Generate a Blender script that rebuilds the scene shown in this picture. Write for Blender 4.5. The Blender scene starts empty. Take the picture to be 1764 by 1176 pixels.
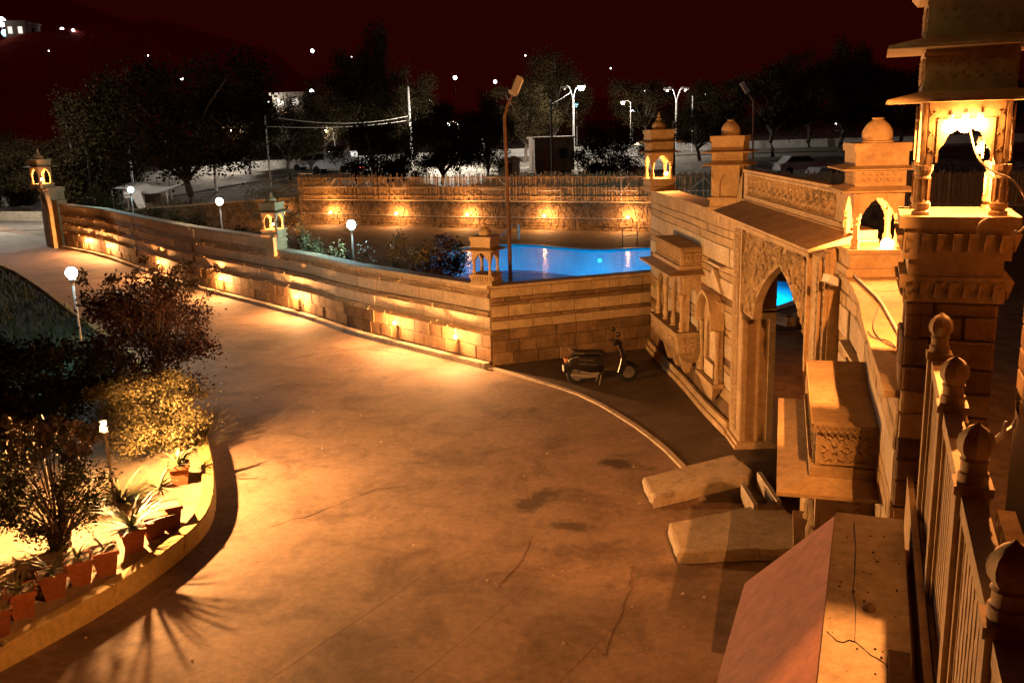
import bpy, math, random
from math import sin, cos, pi, radians, sqrt, atan2, hypot
from mathutils import Vector, Matrix
random.seed(7)
S = bpy.context.scene
C = S.collection
# ------------------------------------------------------------------ camera
EYE = Vector((0, 0, 6.2))
FPX, PITCH, ROLL = 1580.0, radians(13.25), radians(1.83)
_f = Vector((0, cos(PITCH), -sin(PITCH)))
_u0 = Vector((1, 0, 0)).cross(_f)
_r = Vector((1, 0, 0)) * cos(ROLL) - _u0 * sin(ROLL)
_u = Vector((1, 0, 0)) * sin(ROLL) + _u0 * cos(ROLL)
cam = bpy.data.cameras.new('camera'); camo = bpy.data.objects.new('camera', cam); C.objects.link(camo)
m = Matrix((_r, _u, -_f)).transposed().to_4x4(); m.translation = EYE
camo.matrix_world = m
cam.sensor_width = 36; cam.lens = FPX / 1764 * 36; cam.clip_end = 2000; cam.clip_start = 0.1
S.camera = camo
# ------------------------------------------------------------------ night sky
W = bpy.data.worlds.new('World'); S.world = W; W.use_nodes = True
bg = W.node_tree.nodes['Background']
bg.inputs[0].default_value = (0.0175, 0.0006, 0.0004, 1); bg.inputs[1].default_value = 1.0
S.view_settings.view_transform = 'Standard'; S.view_settings.look = 'None'
S.view_settings.gamma = 1; S.view_settings.exposure = 0; S.view_settings.use_curve_mapping = False
S.cycles.max_bounces = 5; S.cycles.diffuse_bounces = 2; S.cycles.glossy_bounces = 2
S.cycles.transparent_max_bounces = 12; S.cycles.sample_clamp_indirect = 2.0; S.cycles.sample_clamp_direct = 30
S.cycles.use_light_tree = True; S.cycles.caustics_reflective = False; S.cycles.caustics_refractive = False
AMBER = (1.0, 0.35, 0.085); WARM = (1.0, 0.62, 0.28); COOL = (0.62, 0.90, 1.0); WHITE = (1.0, 0.88, 0.74)

def ray(x, y):
    return (_f * FPX + _r * (x - 882) - _u * (y - 588)).normalized()
def atz(x, y, z=0.0):
    d = ray(x, y); return EYE + d * ((z - EYE.z) / d.z)
def aty(x, y, Y):
    d = ray(x, y); return EYE + d * (Y / d.y)

# ------------------------------------------------------------------ materials
MATS = {}
def mat(name, a, b=None, scale=3.0, rough=0.85, bump=0.3, bscale=25, bdist=0.01, rnd=0.0, spec=0.3,
        stretch=(1, 1, 1), metal=0.0, lo=0.35, hi=0.65, dirt=None, carve=0.0, cscale=16, grain=0):
    M = bpy.data.materials.new(name); M.use_nodes = True; N = M.node_tree.nodes; L = M.node_tree.links
    P = N['Principled BSDF']; P.inputs['Roughness'].default_value = rough
    P.inputs['Specular IOR Level'].default_value = spec; P.inputs['Metallic'].default_value = metal
    geo = N.new('ShaderNodeNewGeometry'); mp = N.new('ShaderNodeMapping'); mp.inputs['Scale'].default_value = stretch
    L.new(geo.outputs['Position'], mp.inputs['Vector'])
    n1 = N.new('ShaderNodeTexNoise'); n1.inputs['Scale'].default_value = scale; n1.inputs['Detail'].default_value = 6
    n1.inputs['Roughness'].default_value = 0.65
    L.new(mp.outputs[0], n1.inputs['Vector'])
    r = N.new('ShaderNodeValToRGB'); r.color_ramp.elements[0].position = lo; r.color_ramp.elements[1].position = hi
    b = b or a
    r.color_ramp.elements[0].color = (*a, 1); r.color_ramp.elements[1].color = (*b, 1)
    L.new(n1.outputs['Fac'], r.inputs[0]); col = r.outputs[0]
    if dirt:
        n3 = N.new('ShaderNodeTexNoise'); n3.inputs['Scale'].default_value = dirt[1]; n3.inputs['Detail'].default_value = 8
        n3.inputs['Roughness'].default_value = 0.7; n3.inputs['Distortion'].default_value = 0.6
        L.new(geo.outputs['Position'], n3.inputs['Vector'])
        rr = N.new('ShaderNodeMapRange'); rr.inputs[1].default_value = dirt[2]; rr.inputs[2].default_value = dirt[3]
        L.new(n3.outputs['Fac'], rr.inputs[0])
        mx = N.new('ShaderNodeMix'); mx.data_type = 'RGBA'; mx.inputs[7].default_value = (*dirt[0], 1)
        L.new(rr.outputs[0], mx.inputs[0]); L.new(col, mx.inputs[6]); col = mx.outputs[2]
    if rnd:
        oi = N.new('ShaderNodeObjectInfo'); mr = N.new('ShaderNodeMapRange')
        mr.inputs[3].default_value = 1 - rnd; mr.inputs[4].default_value = 1 + rnd * 0.7
        L.new(oi.outputs['Random'], mr.inputs[0])
        hs = N.new('ShaderNodeHueSaturation'); L.new(mr.outputs[0], hs.inputs['Value']); L.new(col, hs.inputs['Color']); col = hs.outputs[0]
    if grain:
        n4 = N.new('ShaderNodeTexNoise'); n4.inputs['Scale'].default_value = grain; n4.inputs['Detail'].default_value = 8; n4.inputs['Roughness'].default_value = .8
        L.new(geo.outputs['Position'], n4.inputs['Vector'])
        g1 = N.new('ShaderNodeMapRange'); g1.inputs[1].default_value = .3; g1.inputs[2].default_value = .7; g1.inputs[3].default_value = .68; g1.inputs[4].default_value = 1.25
        L.new(n4.outputs['Fac'], g1.inputs[0]); g2 = N.new('ShaderNodeHueSaturation'); L.new(g1.outputs[0], g2.inputs['Value']); L.new(col, g2.inputs['Color']); col = g2.outputs[0]
    L.new(col, P.inputs['Base Color'])
    n2 = N.new('ShaderNodeTexNoise'); n2.inputs['Scale'].default_value = bscale; n2.inputs['Detail'].default_value = 5
    L.new(mp.outputs[0], n2.inputs['Vector'])
    bp = N.new('ShaderNodeBump'); bp.inputs['Strength'].default_value = bump; bp.inputs['Distance'].default_value = bdist
    L.new(n2.outputs['Fac'], bp.inputs['Height'])
    if carve:
        v = N.new('ShaderNodeTexVoronoi'); v.feature = 'SMOOTH_F1'; v.inputs['Scale'].default_value = cscale
        L.new(geo.outputs['Position'], v.inputs['Vector'])
        b2 = N.new('ShaderNodeBump'); b2.inputs['Strength'].default_value = carve; b2.inputs['Distance'].default_value = 0.03
        b2.invert = True
        L.new(v.outputs['Distance'], b2.inputs['Height']); L.new(bp.outputs[0], b2.inputs['Normal'])
        L.new(b2.outputs[0], P.inputs['Normal'])
    else:
        L.new(bp.outputs[0], P.inputs['Normal'])
    MATS[name] = M; return M
def emit(name, col, s):
    M = bpy.data.materials.new(name); M.use_nodes = True; N = M.node_tree.nodes; P = N['Principled BSDF']
    P.inputs['Base Color'].default_value = (0.8, 0.8, 0.8, 1)
    P.inputs['Emission Color'].default_value = (*col, 1); P.inputs['Emission Strength'].default_value = s
    M.cycles.emission_sampling = 'NONE'; MATS[name] = M; return M
mat('sandstone', grain=14, a=(.40, .275, .14), b=(.55, .40, .22), scale=2.2, rnd=.12, bump=.35, bscale=40, bdist=.006, dirt=((.22, .15, .08), 1.1, .55, .8))
mat('sandstone_pale', grain=12, a=(.52, .41, .26), b=(.62, .50, .33), scale=1.5, rnd=.14, bump=.25, bscale=45, bdist=.005, dirt=((.34, .25, .15), .9, .55, .85))
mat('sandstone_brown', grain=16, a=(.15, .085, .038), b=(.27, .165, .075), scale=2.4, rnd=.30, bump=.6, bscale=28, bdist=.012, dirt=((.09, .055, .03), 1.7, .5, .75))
mat('sandstone_carved', grain=16, a=(.38, .27, .14), b=(.50, .37, .20), scale=3, rnd=.05, bump=.3, bscale=45, bdist=.006, carve=.9, cscale=15)
mat('rubble', grain=14, a=(.11, .07, .035), b=(.24, .16, .08), scale=2.6, rnd=.2, bump=.9, bscale=9, bdist=.05, lo=.4, hi=.6)
mat('concrete', grain=7, a=(.215, .145, .10), b=(.31, .215, .15), scale=.7, rnd=.035, bump=.5, bscale=14, bdist=.006, dirt=((.12, .078, .055), .8, .46, .72), lo=.3, hi=.7)
mat('asphalt', grain=18, a=(.085, .06, .038), b=(.13, .095, .06), scale=1.2, bump=.6, bscale=30, bdist=.006, dirt=((.06, .04, .03), .7, .5, .7))
mat('kerb_stone', grain=12, a=(.42, .34, .24), b=(.55, .46, .34), scale=2, rnd=.1, bump=.5, bscale=20, bdist=.01, dirt=((.2, .15, .1), 1.6, .55, .7))
mat('kerb_yellow', grain=10, a=(.50, .36, .12), b=(.62, .46, .17), scale=1.2, bump=.4, bscale=16, bdist=.01, dirt=((.16, .11, .06), 2.0, .60, .68))
mat('earth', (.10, .07, .045), (.19, .14, .09), 2, bump=.8, bscale=10, bdist=.05)
mat('soil', (.30, .23, .15), (.44, .35, .24), 3, bump=.9, bscale=12, bdist=.03)
mat('dry_ground', (.13, .11, .085), (.24, .21, .17), .25, bump=1, bscale=1.5, bdist=.3, rough=1)
mat('hill_rock', (.55, .06, .04), (.65, .08, .05), .03, bump=1, bscale=.12, bdist=3, rough=1)
mat('road', grain=2, a=(.20, .17, .14), b=(.34, .30, .25), scale=.5, bump=.3, bscale=6, bdist=.02, rough=.8)
mat('grass', (.030, .045, .02), (.07, .085, .035), 1.1, bump=1, bscale=30, bdist=.04, rough=.9)
mat('terracotta', grain=18, a=(.42, .14, .05), b=(.52, .19, .08), scale=4, rnd=.2, bump=.4, bscale=30, bdist=.005, dirt=((.3, .2, .13), 5, .55, .75))
mat('pink_plaster', grain=9, a=(.34, .15, .105), b=(.42, .19, .13), scale=2, bump=.25, bscale=25, bdist=.004, dirt=((.36, .13, .1), 1.3, .6, .9))
mat('bamboo', (.34, .21, .085), (.50, .33, .15), 6, bump=.5, bscale=12, bdist=.01, stretch=(1, 1, .2))
mat('bark', (.06, .045, .03), (.11, .08, .06), 5, bump=1, bscale=14, bdist=.03)
mat('leaf', (.022, .024, .010), (.05, .048, .020), 1.6, bump=0, rough=.9, spec=.08)
mat('leaf_far', (.013, .009, .004), (.040, .029, .013), .35, bump=0, rough=1, spec=0)
mat('leaf_pale', (.09, .08, .032), (.26, .21, .09), 2.5, bump=0, rough=.55)
mat('leaf_red', (.028, .012, .009), (.06, .02, .014), 2.5, bump=0, rough=.6)
mat('agave', (.15, .17, .075), (.27, .28, .13), 4, bump=.1, rough=.45, spec=.5)
mat('metal_grey', (.25, .22, .19), (.33, .29, .25), 3, bump=.15, rough=.5, metal=.3)
mat('metal_white', (.70, .68, .64), (.78, .76, .72), 3, bump=.1, rough=.4)
mat('rust', (.12, .06, .03), (.2, .10, .05), 6, bump=.4, rough=.8)
mat('cable', (.55, .50, .42), None, bump=0, rough=.6)
mat('cable_dark', (.03, .025, .02), None, bump=0, rough=.6)
mat('black_paint', (.012, .010, .010), None, bump=0, rough=.22, spec=.6)
mat('black_rubber', (.012, .011, .010), None, bump=.2, rough=.8)
mat('seat_vinyl', (.02, .016, .014), None, bump=.2, rough=.5)
mat('chrome', (.62, .58, .54), None, bump=0, rough=.25, metal=.9)
mat('wood', (.24, .12, .045), (.36, .19, .075), 3, bump=.5, bscale=15, bdist=.01, stretch=(1, 1, .2), rnd=.15)
mat('pool_tile', (.004, .46, .74), (.006, .56, .84), 1.5, bump=.1, rough=.5)
mat('coping_white', (.55, .55, .55), (.68, .68, .66), 2, bump=.2, rough=.6)
mat('plaster_white', grain=3, a=(.5, .47, .42), b=(.62, .58, .52), scale=1, bump=.3, rough=.9)
mat('plaster_dark', (.10, .07, .05), (.17, .12, .085), .8, bump=.3, rough=.9)
mat('tarp', (.5, .48, .44), (.6, .58, .54), 2, bump=.3, rough=.7)
mat('car_paint', (.55, .56, .58), None, bump=0, rough=.3, spec=.6)
mat('glass_dark', (.02, .025, .03), None, bump=0, rough=.08, spec=.8)
def add_stains(name, blobs, col):
    M = MATS[name]; N = M.node_tree.nodes; L = M.node_tree.links; P = N['Principled BSDF']; src = P.inputs['Base Color'].links[0].from_socket
    geo = N.new('ShaderNodeNewGeometry'); no = N.new('ShaderNodeTexNoise'); no.inputs['Scale'].default_value = 1.7; no.inputs['Detail'].default_value = 9; no.inputs['Roughness'].default_value = .75
    L.new(geo.outputs['Position'], no.inputs['Vector'])
    for (x, y, an, lx, ly, st) in blobs:
        v = N.new('ShaderNodeVectorMath'); v.operation = 'SUBTRACT'; v.inputs[1].default_value = (x, y, 0); L.new(geo.outputs['Position'], v.inputs[0])
        r_ = N.new('ShaderNodeVectorRotate'); r_.rotation_type = 'Z_AXIS'; r_.inputs['Angle'].default_value = -an; L.new(v.outputs[0], r_.inputs['Vector'])
        m_ = N.new('ShaderNodeVectorMath'); m_.operation = 'MULTIPLY'; m_.inputs[1].default_value = (1 / lx, 1 / ly, 0); L.new(r_.outputs[0], m_.inputs[0])
        l_ = N.new('ShaderNodeVectorMath'); l_.operation = 'LENGTH'; L.new(m_.outputs[0], l_.inputs[0])
        q = N.new('ShaderNodeMapRange'); q.inputs[1].default_value = 1; q.inputs[2].default_value = 0; q.inputs[3].default_value = 0; q.inputs[4].default_value = 1; L.new(l_.outputs['Value'], q.inputs[0])
        a_ = N.new('ShaderNodeMath'); a_.operation = 'MULTIPLY_ADD'; L.new(no.outputs['Fac'], a_.inputs[0]); a_.inputs[1].default_value = 1.6; a_.inputs[2].default_value = -1.0
        b_ = N.new('ShaderNodeMath'); b_.operation = 'ADD'; L.new(a_.outputs[0], b_.inputs[0]); L.new(q.outputs[0], b_.inputs[1])
        c_ = N.new('ShaderNodeMapRange'); c_.inputs[1].default_value = .25; c_.inputs[2].default_value = .6; c_.inputs[4].default_value = st; L.new(b_.outputs[0], c_.inputs[0])
        mx = N.new('ShaderNodeMix'); mx.data_type = 'RGBA'; mx.inputs[7].default_value = (*col, 1); L.new(c_.outputs[0], mx.inputs[0]); L.new(src, mx.inputs[6]); src = mx.outputs[2]
    L.new(src, P.inputs['Base Color'])
def g2(x, y): q = atz(x, y); return q.x, q.y
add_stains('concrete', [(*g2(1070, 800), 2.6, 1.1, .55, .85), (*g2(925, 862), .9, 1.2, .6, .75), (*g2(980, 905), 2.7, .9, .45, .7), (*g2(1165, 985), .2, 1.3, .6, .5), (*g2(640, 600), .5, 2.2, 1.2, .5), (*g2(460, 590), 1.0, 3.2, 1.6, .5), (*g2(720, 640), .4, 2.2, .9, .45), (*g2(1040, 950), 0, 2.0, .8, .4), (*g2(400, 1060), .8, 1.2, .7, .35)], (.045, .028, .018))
emit('bulb_amber', (1, .62, .25), 70); emit('bulb_warm', (1, .85, .6), 45)
emit('light_far', (.95, .95, 1), 9); emit('light_far_cyan', (.3, .95, 1), 5); emit('light_far_orange', (1, .45, .1), 5)
emit('tail_red', (1, .04, .02), 4); emit('flood_lens', (1, .68, .32), 90); emit('street_lens', (.9, .97, 1), 60)
emit('window_lit', (1, .9, .75), 1.2)
def glow_mat(power, col, r):
    key = 'glow_%d_%.2f_%.3f' % (power, col[2], r)
    if key not in MATS:
        M = bpy.data.materials.new('lamp_glow'); M.use_nodes = True; P = M.node_tree.nodes['Principled BSDF']
        P.inputs['Emission Color'].default_value = (*col, 1); P.inputs['Emission Strength'].default_value = power / (4 * pi * pi * r * r)
        M.cycles.emission_sampling = 'FRONT'; MATS[key] = M
    return key
# water surface: clear sheet with ripples
M = bpy.data.materials.new('water'); M.use_nodes = True; N = M.node_tree.nodes; L = M.node_tree.links
for n in list(N):
    if n.type != 'OUTPUT_MATERIAL': N.remove(n)
out = [n for n in N if n.type == 'OUTPUT_MATERIAL'][0]
tr = N.new('ShaderNodeBsdfTransparent'); tr.inputs[0].default_value = (.05, .85, 1, 1)
gl = N.new('ShaderNodeBsdfGlossy'); gl.inputs['Roughness'].default_value = .06
fr = N.new('ShaderNodeFresnel'); fr.inputs[0].default_value = 1.33
mx = N.new('ShaderNodeMixShader'); no = N.new('ShaderNodeTexNoise'); no.inputs['Scale'].default_value = 1.6; no.inputs['Detail'].default_value = 4
bp = N.new('ShaderNodeBump'); bp.inputs['Strength'].default_value = .55; bp.inputs['Distance'].default_value = .06
ge = N.new('ShaderNodeNewGeometry'); L.new(ge.outputs['Position'], no.inputs['Vector'])
L.new(no.outputs['Fac'], bp.inputs['Height']); L.new(bp.outputs[0], gl.inputs['Normal']); L.new(bp.outputs[0], fr.inputs['Normal'])
L.new(fr.outputs[0], mx.inputs[0]); L.new(tr.outputs[0], mx.inputs[1]); L.new(gl.outputs[0], mx.inputs[2]); L.new(mx.outputs[0], out.inputs[0])
MATS['water'] = M
# lamp globe: a glowing glass ball, the light itself
def globe_mat(name, col, s):
    M = bpy.data.materials.new(name); M.use_nodes = True; P = M.node_tree.nodes['Principled BSDF']
    P.inputs['Emission Color'].default_value = (*col, 1); P.inputs['Emission Strength'].default_value = s
    M.cycles.emission_sampling = 'FRONT'; MATS[name] = M
globe_mat('globe_cool', (.50, .92, 1), 420); globe_mat('globe_warm', (1, .86, .66), 260)

# ------------------------------------------------------------------ mesh helpers
class MB:
    def __init__(s): s.v = []; s.f = []
    def add(s, vs, fs):
        k = len(s.v); s.v += [tuple(v) for v in vs]; s.f += [tuple(i + k for i in f) for f in fs]; return s
    def box(s, x0, x1, y0, y1, z0, z1, T=None):
        vs = [Vector((x, y, z)) for z in (z0, z1) for x, y in ((x0, y0), (x1, y0), (x1, y1), (x0, y1))]
        if T is not None: vs = [T @ v for v in vs]
        return s.add(vs, [(0, 3, 2, 1), (4, 5, 6, 7), (0, 1, 5, 4), (1, 2, 6, 5), (2, 3, 7, 6), (3, 0, 4, 7)])
    def frustum(s, w0, d0, z0, w1, d1, z1, T=None, cx=0, cy=0):
        vs = []
        for w, d, z in ((w0, d0, z0), (w1, d1, z1)):
            vs += [Vector((cx + a * w / 2, cy + b * d / 2, z)) for a, b in ((-1, -1), (1, -1), (1, 1), (-1, 1))]
        if T is not None: vs = [T @ v for v in vs]
        return s.add(vs, [(0, 3, 2, 1), (4, 5, 6, 7), (0, 1, 5, 4), (1, 2, 6, 5), (2, 3, 7, 6), (3, 0, 4, 7)])
    def prism(s, poly, z0, z1, T=None):
        n = len(poly); vs = [Vector((p[0], p[1], z)) for z in (z0, z1) for p in poly]
        if T is not None: vs = [T @ v for v in vs]
        return s.add(vs, [tuple(range(n - 1, -1, -1)), tuple(range(n, 2 * n))] + [(i, (i + 1) % n, n + (i + 1) % n, n + i) for i in range(n)])
    def lathe(s, prof, n=12, T=None, cx=0, cy=0, ph=0.0):
        vs = []
        for r, z in prof:
            vs += [Vector((cx + r * cos(ph + 2 * pi * i / n), cy + r * sin(ph + 2 * pi * i / n), z)) for i in range(n)]
        if T is not None: vs = [T @ v for v in vs]
        fs = [(j * n + i, j * n + (i + 1) % n, (j + 1) * n + (i + 1) % n, (j + 1) * n + i) for j in range(len(prof) - 1) for i in range(n)]
        fs += [tuple(range(n - 1, -1, -1)), tuple((len(prof) - 1) * n + i for i in range(n))]
        return s.add(vs, fs)
    def tube(s, pts, r, n=6):
        pts = [Vector(p) for p in pts]; vs = []; m_ = len(pts)
        rs = ([r[min(int(i * len(r) / m_), len(r) - 1)] for i in range(m_)] if isinstance(r, (list, tuple)) else [r] * m_)
        for i, p in enumerate(pts):
            t = (pts[min(i + 1, m_ - 1)] - pts[max(i - 1, 0)]).normalized()
            a = t.cross(Vector((0, 0, 1)))
            if a.length < .1: a = t.cross(Vector((0, 1, 0)))
            a.normalize(); b = t.cross(a)
            vs += [p + (a * cos(2 * pi * k / n) + b * sin(2 * pi * k / n)) * rs[i] for k in range(n)]
        fs = [(j * n + i, (j + 1) * n + i, (j + 1) * n + (i + 1) % n, j * n + (i + 1) % n) for j in range(m_ - 1) for i in range(n)]
        fs += [tuple(range(n)), tuple((m_ - 1) * n + i for i in range(n - 1, -1, -1))]
        return s.add(vs, fs)
    def ball(s, c, r, n=12, k=8, sq=1.0):
        return s.lathe([(max(r * sin(pi * j / k), 1e-4), c[2] - r * sq * cos(pi * j / k)) for j in range(k + 1)], n, None, c[0], c[1])
    def mesh(s, name, m_, smooth=False):
        me = bpy.data.meshes.new(name); me.from_pydata(s.v, [], s.f)
        me.materials.append(MATS[m_]); me.update()
        if smooth:
            me.polygons.foreach_set('use_smooth', [True] * len(me.polygons))
            try: me.set_sharp_from_angle(angle=radians(40))
            except Exception: pass
        return me
    def obj(s, name, m_, parent=None, smooth=False, kind=None, label=None):
        return link(name, s.mesh(name, m_, smooth), parent, kind, label)
def link(name, me, parent=None, kind=None, label=None):
    o = bpy.data.objects.new(name, me); C.objects.link(o); o.parent = parent
    if kind: o['kind'] = kind
    if label: o['label'] = label
    return o
def tag(o, label, cat, group=None):
    o['label'] = label; o['category'] = cat
    if group: o['group'] = group
    return o
def thing(name, label, cat, loc=(0, 0, 0), rz=0.0, group=None):
    o = bpy.data.objects.new(name, None); C.objects.link(o); o.location = loc; o.rotation_euler = (0, 0, rz)
    o.empty_display_size = .1
    return tag(o, label, cat, group)
def lamp(name, parent, loc, power, col, r=.03, spot=None, aim=None):
    l = bpy.data.lights.new(name, 'SPOT' if spot else 'POINT'); l.energy = power; l.color = col; l.shadow_soft_size = r
    if spot: l.spot_size = radians(spot); l.spot_blend = .5
    o = bpy.data.objects.new(name, l); C.objects.link(o); o.parent = parent; o.location = loc
    if aim is not None: o.rotation_euler = (Vector(aim) - Vector(loc)).to_track_quat('-Z', 'Y').to_euler()
    return o
def dup_tree(root, loc, rz, label, group=None):
    r_ = root.copy(); C.objects.link(r_); r_.location = loc; r_.rotation_euler = (0, 0, rz); r_['label'] = label
    if group: r_['group'] = group
    for ch in list(root.children):
        c = ch.copy(); C.objects.link(c); c.parent = r_
        for g in ch.children:
            d = g.copy(); C.objects.link(d); d.parent = c
    return r_

# ------------------------------------------------------------------ stone walls
_bm = {}
def block_mesh(name, m_, L_, D_, H_, ch=.014):
    key = (name, m_, round(L_, 2), round(D_, 3), round(H_, 3))
    if key not in _bm:
        b = MB(); l = L_ / 2; a = ch
        # outer face is at y=-D_, chamfered
        vs = [(-l, 0, 0), (l, 0, 0), (l, 0, H_), (-l, 0, H_), (-l, -D_ + a, 0), (l, -D_ + a, 0), (l, -D_ + a, H_), (-l, -D_ + a, H_),
              (-l + a, -D_, a), (l - a, -D_, a), (l - a, -D_, H_ - a), (-l + a, -D_, H_ - a)]
        b.add(vs, [(0, 1, 2, 3), (0, 4, 5, 1), (1, 5, 6, 2), (2, 6, 7, 3), (3, 7, 4, 0), (4, 8, 9, 5), (5, 9, 10, 6), (6, 10, 11, 7), (7, 11, 8, 4), (8, 11, 10, 9)])
        _bm[key] = b.mesh(name, m_)
    return _bm[key]
def poly_len(P):
    return [hypot(P[i + 1][0] - P[i][0], P[i + 1][1] - P[i][1]) for i in range(len(P) - 1)]
def at_len(P, s):
    Ls = poly_len(P)
    for i, l in enumerate(Ls):
        if s <= l or i == len(Ls) - 1:
            t = s / l; a, b = P[i], P[i + 1]
            return (a[0] + (b[0] - a[0]) * t, a[1] + (b[1] - a[1]) * t), atan2(b[1] - a[1], b[0] - a[0])
        s -= l
def smooth_poly(P, it=2, closed=False):
    for _ in range(it):
        Q = [] if closed else [P[0]]
        n = len(P)
        for i in range(n if closed else n - 1):
            a, b = P[i], P[(i + 1) % n]
            Q += [tuple(a[k] * .75 + b[k] * .25 for k in range(len(a))), tuple(a[k] * .25 + b[k] * .75 for k in range(len(a)))]
        if not closed: Q.append(P[-1])
        P = Q
    return P
def ribbon(mb, P, off0, off1, z0, z1, step=None):
    # solid strip along a polyline between two offsets to the right-hand side (right = outward)
    n = len(P); L0 = []; L1 = []
    for i, p in enumerate(P):
        a = P[max(i - 1, 0)]; b = P[min(i + 1, n - 1)]
        d = Vector((b[0] - a[0], b[1] - a[1])).normalized(); nr = Vector((d.y, -d.x))
        L0.append((p[0] + nr.x * off0, p[1] + nr.y * off0)); L1.append((p[0] + nr.x * off1, p[1] + nr.y * off1))
    za = z0 if callable(z0) else (lambda i: z0); zb = z1 if callable(z1) else (lambda i: z1)
    vs = []; fs = []
    for i in range(n):
        vs += [(*L0[i], za(i)), (*L1[i], za(i)), (*L1[i], zb(i)), (*L0[i], zb(i))]
    for i in range(n - 1):
        a = 4 * i; b = a + 4
        fs += [(a, a + 1, b + 1, b), (a + 1, a + 2, b + 2, b + 1), (a + 2, a + 3, b + 3, b + 2), (a + 3, a, b, b + 3)]
    fs += [(3, 2, 1, 0), (4 * n - 4, 4 * n - 3, 4 * n - 2, 4 * n - 1)]
    mb.add(vs, fs); return mb
def lay_blocks(parent, P, courses, limit=290, gap=.008, kinds=None):
    """courses: (z0, z1, proud, material, block length). Blocks are children, the farthest past the limit are joined."""
    T = sum(poly_len(P)); items = []
    for ci, (z0, z1, pr, m_, bl) in enumerate(courses):
        s = -random.random() * bl * .5
        while s < T - .02:
            l = bl * random.uniform(.75, 1.25); a = max(s, 0); b = min(s + l, T)
            if T - b < .15: b = T
            if b - a > .05:
                (x, y), ang = at_len(P, (a + b) / 2)
                items.append((hypot(x, y), x, y, ang, b - a - gap, z0, z1, pr + random.uniform(-.008, .008), m_, bl))
            s = b if b > s else s + l
            if b >= T: break
    items.sort(key=lambda t: t[0])
    rest = {}
    for i, (d, x, y, ang, l, z0, z1, pr, m_, bl) in enumerate(items):
        h = z1 - z0 - gap; D = .10 + pr
        if i < limit:
            me = block_mesh('stone_block', m_, bl, round(D, 2), h)
            o = link('stone_block', me, parent); o.location = (x + 0, y, z0); o.rotation_euler = (0, 0, ang); o.scale = (l / bl, 1, 1)
            # base plane sits .10 inside the face line
            o.location = (x - sin(ang) * .10, y + cos(ang) * .10, z0)
        else:
            T_ = Matrix.Translation((x - sin(ang) * .10, y + cos(ang) * .10, z0)) @ Matrix.Rotation(ang, 4, 'Z')
            rest.setdefault(m_, MB()).box(-l / 2, l / 2, -D, 0, 0, h, T_)
    for m_, mb in rest.items(): mb.obj('stone_block', m_, parent, kind='stuff')
def mouldings(parent, P, zs, pr, h, m_='sandstone'):
    """uneven thin ledge strips, too small to pick apart"""
    T = sum(poly_len(P)); mb = MB()
    for z in zs:
        s = 0.0
        while s < T - .01:
            l = min(random.choice((random.uniform(.05, .16), random.uniform(.2, .7))), T - s); (x, y), ang = at_len(P, s + l / 2)
            T_ = Matrix.Translation((x, y, z + random.uniform(-.006, .006))) @ Matrix.Rotation(ang, 4, 'Z')
            p = pr * random.uniform(.45, 1.5)
            mb.frustum(max(l - .004, .02), p + .10, 0, l - .006, p + .06, h * random.uniform(.8, 1), T_, 0, (.10 - p) / 2 - .0)
            s += l
    mb.obj('moulding', m_, parent, kind='stuff')
def offset_poly(P, off):
    n = len(P); R_ = []
    for i, p in enumerate(P):
        a = P[max(i - 1, 0)]; b = P[min(i + 1, n - 1)]
        d = Vector((b[0] - a[0], b[1] - a[1])).normalized(); R_.append((p[0] + d.y * off, p[1] - d.x * off))
    return R_

# ------------------------------------------------------------------ terrain, drive, road, hill
def sstep(t): t = max(0, min(1, t)); return t * t * (3 - 2 * t)
def ground_z(x, y):
    D = y + .25 * x
    return 2.7 * sstep((D - 68) / 20) + .02 * max(0, D - 90)
mb = MB(); xs = [-400, -250, -160, -110] + [i * 4 - 80 for i in range(46)] + [150, 250, 400]
ys = [-30, 0, 20, 40, 56] + [60 + i * 3 for i in range(22)] + [135, 160, 220, 320, 450]
vs = [(x, y, ground_z(x, y) - .06) for y in ys for x in xs]; nx = len(xs)
# the basin of the pool is cut out of the ground sheet further down; the sheet dips below it
POOL = [(-3.4, 46.4), (-2.0, 48.6), (.7, 48.9), (2.6, 46.9), (4.4, 45.3), (6.6, 45.9), (8.8, 44.8), (9.6, 41), (9.0, 37.4), (9.6, 35.0), (11.6, 34.7), (12.2, 33.4),
        (10.4, 31.8), (8.7, 29.9), (7.2, 28.8), (4, 29.6), (1, 31), (-2, 33.4), (-4, 38), (-4.4, 43)]
fs = [(j * nx + i, j * nx + i + 1, (j + 1) * nx + i + 1, (j + 1) * nx + i) for j in range(len(ys) - 1) for i in range(nx - 1)]
vs = [(x, y, z - (2.0 if (20 <= y <= 56 and -8 <= x <= 16) else 0)) for x, y, z in vs]
mb.add(vs, fs); mb.obj('ground', 'dry_ground', kind='structure')
mb = MB(); hx = [-420 + i * 20 for i in range(43)]; hv = []; prof = [(190, 0), (215, 6), (245, 16), (285, 30), (340, 45), (420, 62)]
for yy, hz in prof:
    for x in hx:
        k = .75 + .25 * sin(x * .013 + 1) + .12 * sin(x * .05 + yy) ; k *= (1.8 if x < -150 else 1.8 - 1.55 * sstep((x + 150) / 90))
        hv.append((x, yy, hz * k + random.uniform(-1, 1)))
n = len(hx); mb.add(hv, [(j * n + i, j * n + i + 1, (j + 1) * n + i + 1, (j + 1) * n + i) for j in range(5) for i in range(n - 1)])
mb.obj('hill', 'hill_rock', kind='structure', smooth=True)

WALLP = [(-26.2, 54.2), (-21.8, 49.6), (-17.1, 43.2), (-13.2, 38.1), (-9.54, 34.0), (-8.15, 32.4)]
WALLQ = [(-8.15, 32.4), (-6.74, 30.75), (-4.84, 28.1), (-2.91, 26.0), (-.56, 23.45)]
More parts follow.
